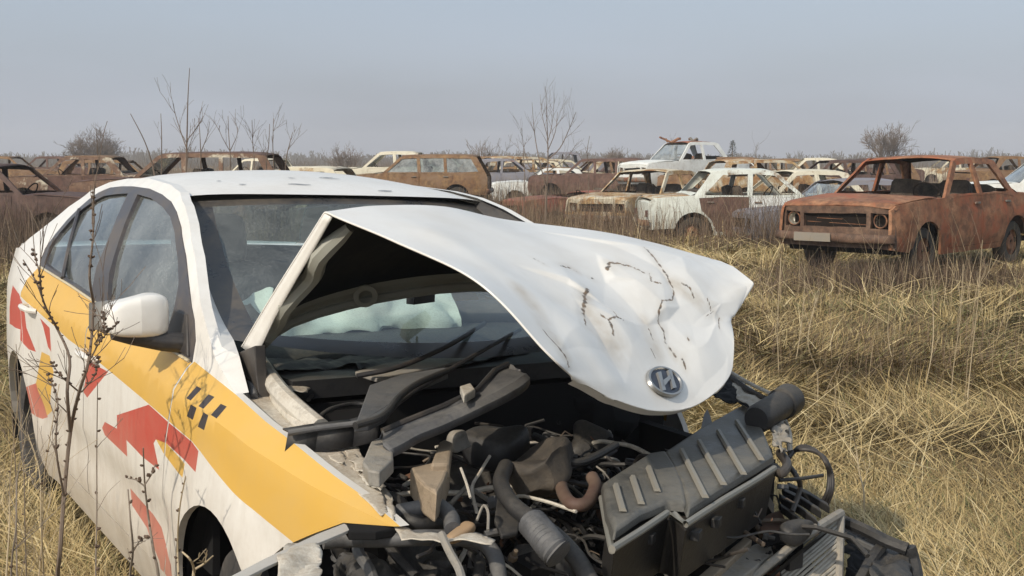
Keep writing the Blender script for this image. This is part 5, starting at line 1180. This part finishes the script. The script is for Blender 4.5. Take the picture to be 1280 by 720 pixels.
def bare_tree(name, label, px, Y, h, seed, cat='tree', stems=5, spread=.75, depth=4, r0=.05, group=None, minr=None, kids=(3, 5), flare=.5, z=0):
    rnd = random.Random(seed); root = empty(name, (gx(px, Y), Y, z)); tag(root, label, cat, group); mr = minr or Y*.00010
    tr = MB(); cw = MB()
    for k in range(stems):
        a = rnd.uniform(0, 6.28); d = V((math.cos(a)*flare, math.sin(a)*flare, 1)).normalized()
        P_ = [V((0, 0, -.1))+V((math.cos(a), math.sin(a), 0))*.05]; 
        for i in range(4): P_.append(P_[-1]+(d+V((rnd.gauss(0, .1), rnd.gauss(0, .1), 0)))*h*.10)
        tr.tube(P_, [r0, r0*.9, r0*.8, r0*.7, r0*.62], 7)
        for i in range(2, 5):
            for j in range(2): 
                b = rnd.uniform(0, 6.28); grow(cw, P_[i], d+V((math.cos(b), math.sin(b), .3))*spread*.6, h*.36*rnd.uniform(.7, 1.1), r0*.5, depth-1, rnd, spread, kids, 4, .25, 4, .5, mr)
    tr.build('trunk', barkm, root); cw.build('crown', twigm, root, smooth=False); return root
bare_tree('bare_tree', 'round bushy leafless tree on the horizon at left', 124, 95, 4.0, 1, stems=9, spread=1.0, depth=4, r0=.07, flare=.75, group=None)
bare_tree('bare_tree', 'leafless tree on the horizon behind the red-brown saloon', 1096, 90, 4.2, 2, stems=5, spread=.8, depth=4, r0=.06, flare=.4)
bare_tree('bare_shrub', 'leafless shrub above the cream-roofed car', 436, 80, 2.6, 3, cat='shrub', stems=6, spread=.8, depth=3, r0=.04, flare=.6)
bare_tree('bare_shrub', 'leafless grey shrub just left of the red-roofed off-roader', 770, 85, 2.6, 4, cat='shrub', stems=7, spread=.8, depth=3, r0=.04, flare=.6)
bare_tree('bare_shrub', 'thin leafless shrub right of the brown estate', 612, 60, 2.6, 5, cat='shrub', stems=3, spread=.5, depth=3, r0=.03, flare=.3)
# dark evergreen
rt = empty('conifer', (gx(911, 80), 80, 0)); tag(rt, 'small dark conifer on the horizon behind the white hatchback', 'tree')
mb = MB(); mb.tube([(0, 0, 0), (0, 0, 2.4)], [.08, .02], 6); mb.build('trunk', barkm, rt)
mb = MB(); rnd = random.Random(3)
for k in range(420):
    z = rnd.uniform(.3, 2.65); rr = (2.8-z)*.24*rnd.uniform(.5, 1.1); a = rnd.uniform(0, 6.28); p = V((math.cos(a)*rr, math.sin(a)*rr, z)); d = V((math.cos(a)*.16, math.sin(a)*.16, rnd.uniform(-.08, .1))); s_ = V((-d.y, d.x, .05))*.5
    mb.add([p-s_*.5, p+s_*.5, p+d], [(0, 1, 2)])
mb.build('crown', dusty('dark_needles', (.035, .045, .025), .9, .2), rt, smooth=False)
# low scrub and far woods closing the horizon
mb = MB(); rnd = random.Random(8); 
for k in range(1500):
    Y = rnd.uniform(150, 330); x = rnd.uniform(-.55, .55)*Y; h = rnd.uniform(.7, 2.2)*Y/240*(1+.8*(noise.noise(V((x*.02, Y*.01, 1))))); base = V((x, Y, 0))
    for j in range(7):
        a = rnd.uniform(-.9, .9); d = V((math.sin(a)*.6, rnd.uniform(-.3, .3), 1)); p = base+V((rnd.uniform(-1, 1), rnd.uniform(-1, 1), 0))*1.2; w_ = rnd.uniform(.06, .22)*Y/240; e_ = p+d*h*rnd.uniform(.6, 1.2)
        mb.add([p-V((w_, 0, 0)), p+V((w_, 0, 0)), e_+V((w_*.4, 0, 0)), e_-V((w_*.4, 0, 0))], [(0, 1, 2, 3)])
        for q_ in range(3):
            b = p+(e_-p)*rnd.uniform(.3, .9); c_ = b+V((rnd.uniform(-1, 1), 0, rnd.uniform(.2, .8)))*h*.35; mb.add([b, c_, c_+V((w_*.5, 0, w_*.3)), b+V((w_*.8, 0, 0))], [(0, 1, 2, 3)])
tag(mb.build('far_woods', dusty('far_twigs', (.10, .088, .075), .95, .2), smooth=False), kind='stuff')
mb = MB()
for k in range(2600):
    Y = rnd.uniform(46, 95); x = rnd.uniform(-.52, .52)*Y; h = rnd.uniform(.5, 1.35)*(1+.5*noise.noise(V((x*.1, Y*.1, 0)))); p = V((x, Y, 0))
    for j in range(4):
        d = V((rnd.uniform(-.4, .4), rnd.uniform(-.3, .3), 1)); w_ = rnd.uniform(.012, .04); e_ = p+d*h*rnd.uniform(.6, 1.1); mb.add([p-V((w_, 0, 0)), p+V((w_, 0, 0)), e_], [(0, 1, 2)]); p = p+V((rnd.uniform(-.3, .3), rnd.uniform(-.3, .3), 0))
tag(mb.build('distant_scrub', twigm, smooth=False), kind='stuff')

# saplings and weed stems traced where they stand
def stem_thing(name, label, lines, Y, cat='sapling', m=twigm, group=None, buds=0, bud_r=.004, seed=0, jitter=.0, twigs=0, tw=.15, twr=.002):
    "lines: [(points in the photograph, radius at root, radius at tip, depth shift)]"
    x0, y0 = lines[0][0][0]; b = at(x0, y0, Y); root = empty(name, (b.x, b.y, 0)); tag(root, label, cat, group); rnd = random.Random(seed); mb = MB(); mb2 = MB()
    for P_, r0, r1, dy in lines:
        pts = [at(px, py, Y+dy+.06*math.sin(i*1.7+seed))-V((b.x, b.y, 0)) for i, (px, py) in enumerate(P_)]
        if dy == 0 and pts[0].z > .05 and P_ is lines[0][0]: pts = [V((pts[0].x, pts[0].y, -.03))]+pts
        n = (len(pts)-1)*4; c_ = [crom(pts, i/n)+V((rnd.gauss(0, 1), rnd.gauss(0, 1), 0))*jitter for i in range(n+1)]; mb.tube(c_, [r0+(r1-r0)*i/n for i in range(n+1)], 6)
        for k in range(twigs):
            i = rnd.randint(n//4, n-1); t = (c_[i+1]-c_[i]).normalized(); o_ = Matrix.Rotation(rnd.uniform(0, 6.28), 3, t) @ t.orthogonal().normalized()
            grow(mb, c_[i], t*.8+o_*.6+V((0, 0, .3)), tw*rnd.uniform(.5, 1.3), max(twr, (r0+(r1-r0)*i/n)*.5), 1, rnd, .5, (1, 3), 4, .2, 4, .4, twr*.6)
        for k in range(buds):
            i = rnd.randint(n//3, n); p = c_[i]; d = V((rnd.uniform(-1, 1), rnd.uniform(-1, 1), rnd.uniform(.1, 1))).normalized(); rr = bud_r*rnd.uniform(.7, 1.4)
            mb2.lathe([(0, 0), (rr*.7, rr*.5), (rr, rr*1.3), (rr*.6, rr*2.3), (0, rr*2.9)], p+d*r1, d, 6)
    mb.add(mb2.v, mb2.f, 1); mb.build('stem', [m, budm], root)
    return root
stem_thing('bare_sapling', 'tall leafless sapling with upswept twigs in front of the gutted white saloon', [([(682, 272), (683, 240), (685, 200), (684, 160), (682, 108)], .024, .003, 0), ([(683, 235), (674, 200), (668, 165), (665, 128)], .012, .003, 0), ([(684, 180), (690, 155), (693, 122)], .007, .002, 0), ([(684, 170), (678, 145), (675, 118)], .006, .002, 0), ([(684, 200), (700, 185), (712, 160), (720, 140)], .010, .004, .1), ([(684, 190), (694, 165), (697, 140)], .008, .003, -.1), ([(683, 225), (664, 212), (655, 185), (652, 160)], .009, .003, .1), ([(684, 215), (706, 200), (722, 178)], .008, .003, .2)], 18, twigs=6, tw=.30, twr=.0022, seed=4)
stem_thing('bare_sapling', 'slim leafless sapling above the rear of the taxi roof, tallest at left', [([(232, 245), (233, 200), (234, 160), (235, 120), (237, 85)], .016, .004, 0), ([(233, 185), (226, 165), (219, 142), (216, 128)], .008, .003, 0), ([(234, 175), (246, 160), (254, 145)], .007, .003, 0)], 15, twigs=4, tw=.3, twr=.0035, seed=5)
stem_thing('bare_sapling', 'leaning leafless sapling left of the tallest one behind the taxi', [([(196, 245), (190, 205), (180, 175), (163, 142)], .012, .004, 0)], 14, twigs=2, tw=.2, twr=.003, seed=6)
stem_thing('bare_sapling', 'straight thin leafless sapling just left of the tallest one', [([(202, 245), (202, 200), (202, 168), (201, 142)], .010, .004, 0)], 15, twigs=2, tw=.2, twr=.003, seed=7)
stem_thing('bare_sapling', 'thin leafless sapling right of the tallest one behind the taxi', [([(251, 245), (251, 200), (250, 170), (248, 148)], .010, .004, 0), ([(251, 190), (259, 170), (262, 152)], .006, .003, 0)], 16, twigs=3, tw=.25, twr=.003, seed=8)
stem_thing('bare_sapling', 'forked leafless sapling above the cream-framed estate', [([(288, 250), (288, 200), (286, 170), (285, 145)], .012, .004, 0), ([(288, 190), (278, 172), (273, 160)], .006, .003, 0), ([(288, 188), (296, 170), (297, 158)], .006, .003, 0)], 18, twigs=3, tw=.25, twr=.0035, seed=9)
for i, (px, top, lb) in enumerate([(318, 150, 'first'), (333, 155, 'second'), (342, 148, 'third'), (357, 165, 'fourth')]):
    stem_thing('bare_sapling', '%s from left of four twiggy saplings over the pale yellow saloon' % lb, [([(px, 255), (px, 205), (px+(-2, 3, -1, 5)[i], 180), (px+(-3, 4, 0, 9)[i], top)], .014, .005, 0)], 21, twigs=6, tw=.35, twr=.004, seed=12+i, group='saplings over the pale yellow saloon')
for i, (px, top, Y, lb) in enumerate([(735, 170, 24, 'slender leafless sapling left of the ochre saloon roof'), (655, 178, 24, 'slender leafless sapling left of the tall one by the gutted saloon'), (838, 172, 44, 'small twiggy sapling behind the off-roader'), (946, 178, 46, 'small twiggy sapling far behind the cream saloon')]):
    stem_thing('bare_sapling', lb, [([(px, 250), (px+1, 215), (px-1, 190), (px+2, top)], .014, .005, 0)], Y, twigs=6, tw=.4, twr=.004, seed=20+i)
# shrub and weeds standing before the taxi doors
stem_thing('budding_shrub', 'dark budding shrub in front of the taxi rear door at left', [
 ([(72, 745), (75, 690), (80, 620), (88, 540), (99, 490), (110, 455), (115, 415), (117, 380)], .0062, .0028, 0), ([(117, 380), (112, 345), (116, 300), (117, 262), (118, 234)], .0035, .0014, .02),
 ([(88, 540), (84, 490), (87, 448), (72, 412), (58, 386), (46, 354), (29, 325)], .0045, .0016, .05), ([(52, 368), (49, 340), (41, 313)], .0022, .0012, .05), ([(110, 455), (122, 432), (135, 415), (148, 404)], .002, .001, -.05),
 ([(99, 490), (76, 470), (66, 455)], .0022, .001, .1), ([(80, 620), (70, 560), (72, 500), (60, 470)], .003, .001, -.1), ([(118, 430), (130, 410), (128, 392)], .0018, .001, 0), ([(102, 490), (118, 470), (124, 448)], .002, .001, .08)], 2.75, cat='shrub', buds=34, bud_r=.0027, seed=3, twigs=4, tw=.12, twr=.0014)
stem_thing('dry_weed', 'brown branching weed before the front wheel arch of the taxi', [([(200, 745), (192, 690), (186, 650), (181, 605), (179, 560)], .0045, .0015, 0), ([(181, 608), (170, 600), (160, 598)], .002, .001, 0), ([(181, 606), (190, 592), (194, 580)], .002, .001, 0)], 2.7, cat='weed', m=barkm, buds=5, seed=4)
stem_thing('dry_weed', 'slim upright weed before the join of the taxi doors', [([(120, 745), (121, 640), (121, 560), (122, 478)], .0028, .001, 0)], 2.9, cat='weed', m=barkm, buds=8, seed=5, twigs=2, tw=.08, twr=.001)
stem_thing('dry_weed', 'weed with a feathery head just behind the front wheel arch', [([(224, 745), (222, 690), (224, 640), (232, 595)], .0035, .0012, 0)], 2.6, cat='weed', m=palestem, buds=10, bud_r=.003, seed=6)
stem_thing('dry_weed', 'short pale twiggy weed in the front wheel arch', [([(242, 745), (243, 715), (238, 700), (228, 690)], .004, .002, 0), ([(243, 712), (256, 704), (266, 695)], .003, .0015, 0)], 2.45, cat='weed', m=palestem, seed=7, twigs=2, tw=.05)
stem_thing('dry_weed', 'thick weed stem by the sill below the taxi front door', [([(162, 745), (166, 690), (163, 650), (160, 612)], .004, .0015, 0), ([(166, 690), (176, 675), (188, 672)], .002, .001, 0)], 2.7, cat='weed', m=barkm, buds=6, seed=8, twigs=2, tw=.07, twr=.001)
rnd = random.Random(77)
WL = ['tall grey weed at the left border, nearest the edge', 'grey weed at the left border, second from the edge', 'weed leaning right beside the taxi rear wheel', 'forked weed below the taxi rear bumper', 'low weed between the border and the budding shrub', 'curved weed at the lower left corner']
for i, (px, y1, Y, ln) in enumerate([(8, 470, 2.9, 18), (22, 500, 3.1, -8), (48, 480, 3.2, 26), (34, 430, 3.4, -14), (56, 540, 2.8, -22), (14, 600, 2.5, 30)]):
    stem_thing('dry_weed', WL[i], [([(px, 745), (px+ln*.2, 660), (px+ln*.3, 590), (px+ln, y1)], .0028, .001, 0)], Y, cat='weed', m=barkm if i % 2 else palestem, buds=4, bud_r=.0025, seed=30+i, twigs=6, tw=.16, twr=.0009)
SL = [((1205, 560), (1212, 470), (1222, 380), (1228, 300), 6.4, 'tall pale straw stalk rising past the red-brown saloon rear door'), ((1192, 560), (1190, 480), (1200, 400), (1204, 330), 6.6, 'thin stalk left of the tall pale one'), ((975, 500), (972, 420), (974, 360), (976, 322), 7.5, 'thin straw stalk beside the white saloon nose'), ((1022, 470), (1010, 430), (1016, 390), (1022, 372), 6.5, 'leaning pale stalk in the middle of the field'),
      ((1150, 510), (1165, 440), (1166, 380), (1160, 330), 7.0, 'curved stalk below the red-brown saloon front wheel'), ((1080, 620), (1074, 590), (1070, 560), (1066, 540), 4.4, 'short straight stalk right of the taxi loose cables'), ((985, 500), (1000, 420), (1006, 350), (1003, 310), 8, 'stalk below the red-brown saloon left headlight'), ((1120, 470), (1110, 420), (1114, 370), (1118, 340), 8.0, 'stalk below the red-brown saloon number plate')]
for i, (a, b, c_, d, Y, lb) in enumerate(SL):
    stem_thing('straw_stalk', lb, [([a, b, c_, d], .004, .0016, 0)], Y, cat='stalk', m=palestem, seed=50+i, twigs=4, tw=.18, twr=.0014, group='tall straw stalks in the field')

# ================================================================ thin haze over the field
mb = MB(); mb.box((0, 150, 5.0), (900, 700, 14.0));
vm = bpy.data.materials.new('haze_air'); vm.use_nodes = True; vm.node_tree.nodes.remove(bsdf(vm)); pv = vm.node_tree.nodes.new('ShaderNodeVolumePrincipled')
pv.inputs['Color'].default_value = (.93, .94, .97, 1); pv.inputs['Density'].default_value = .0013; vm.node_tree.links.new(pv.outputs[0], vm.node_tree.nodes['Material Output'].inputs['Volume'])
tag(mb.build('haze', vm, smooth=False), kind='stuff')
SC.cycles.volume_bounces = 0
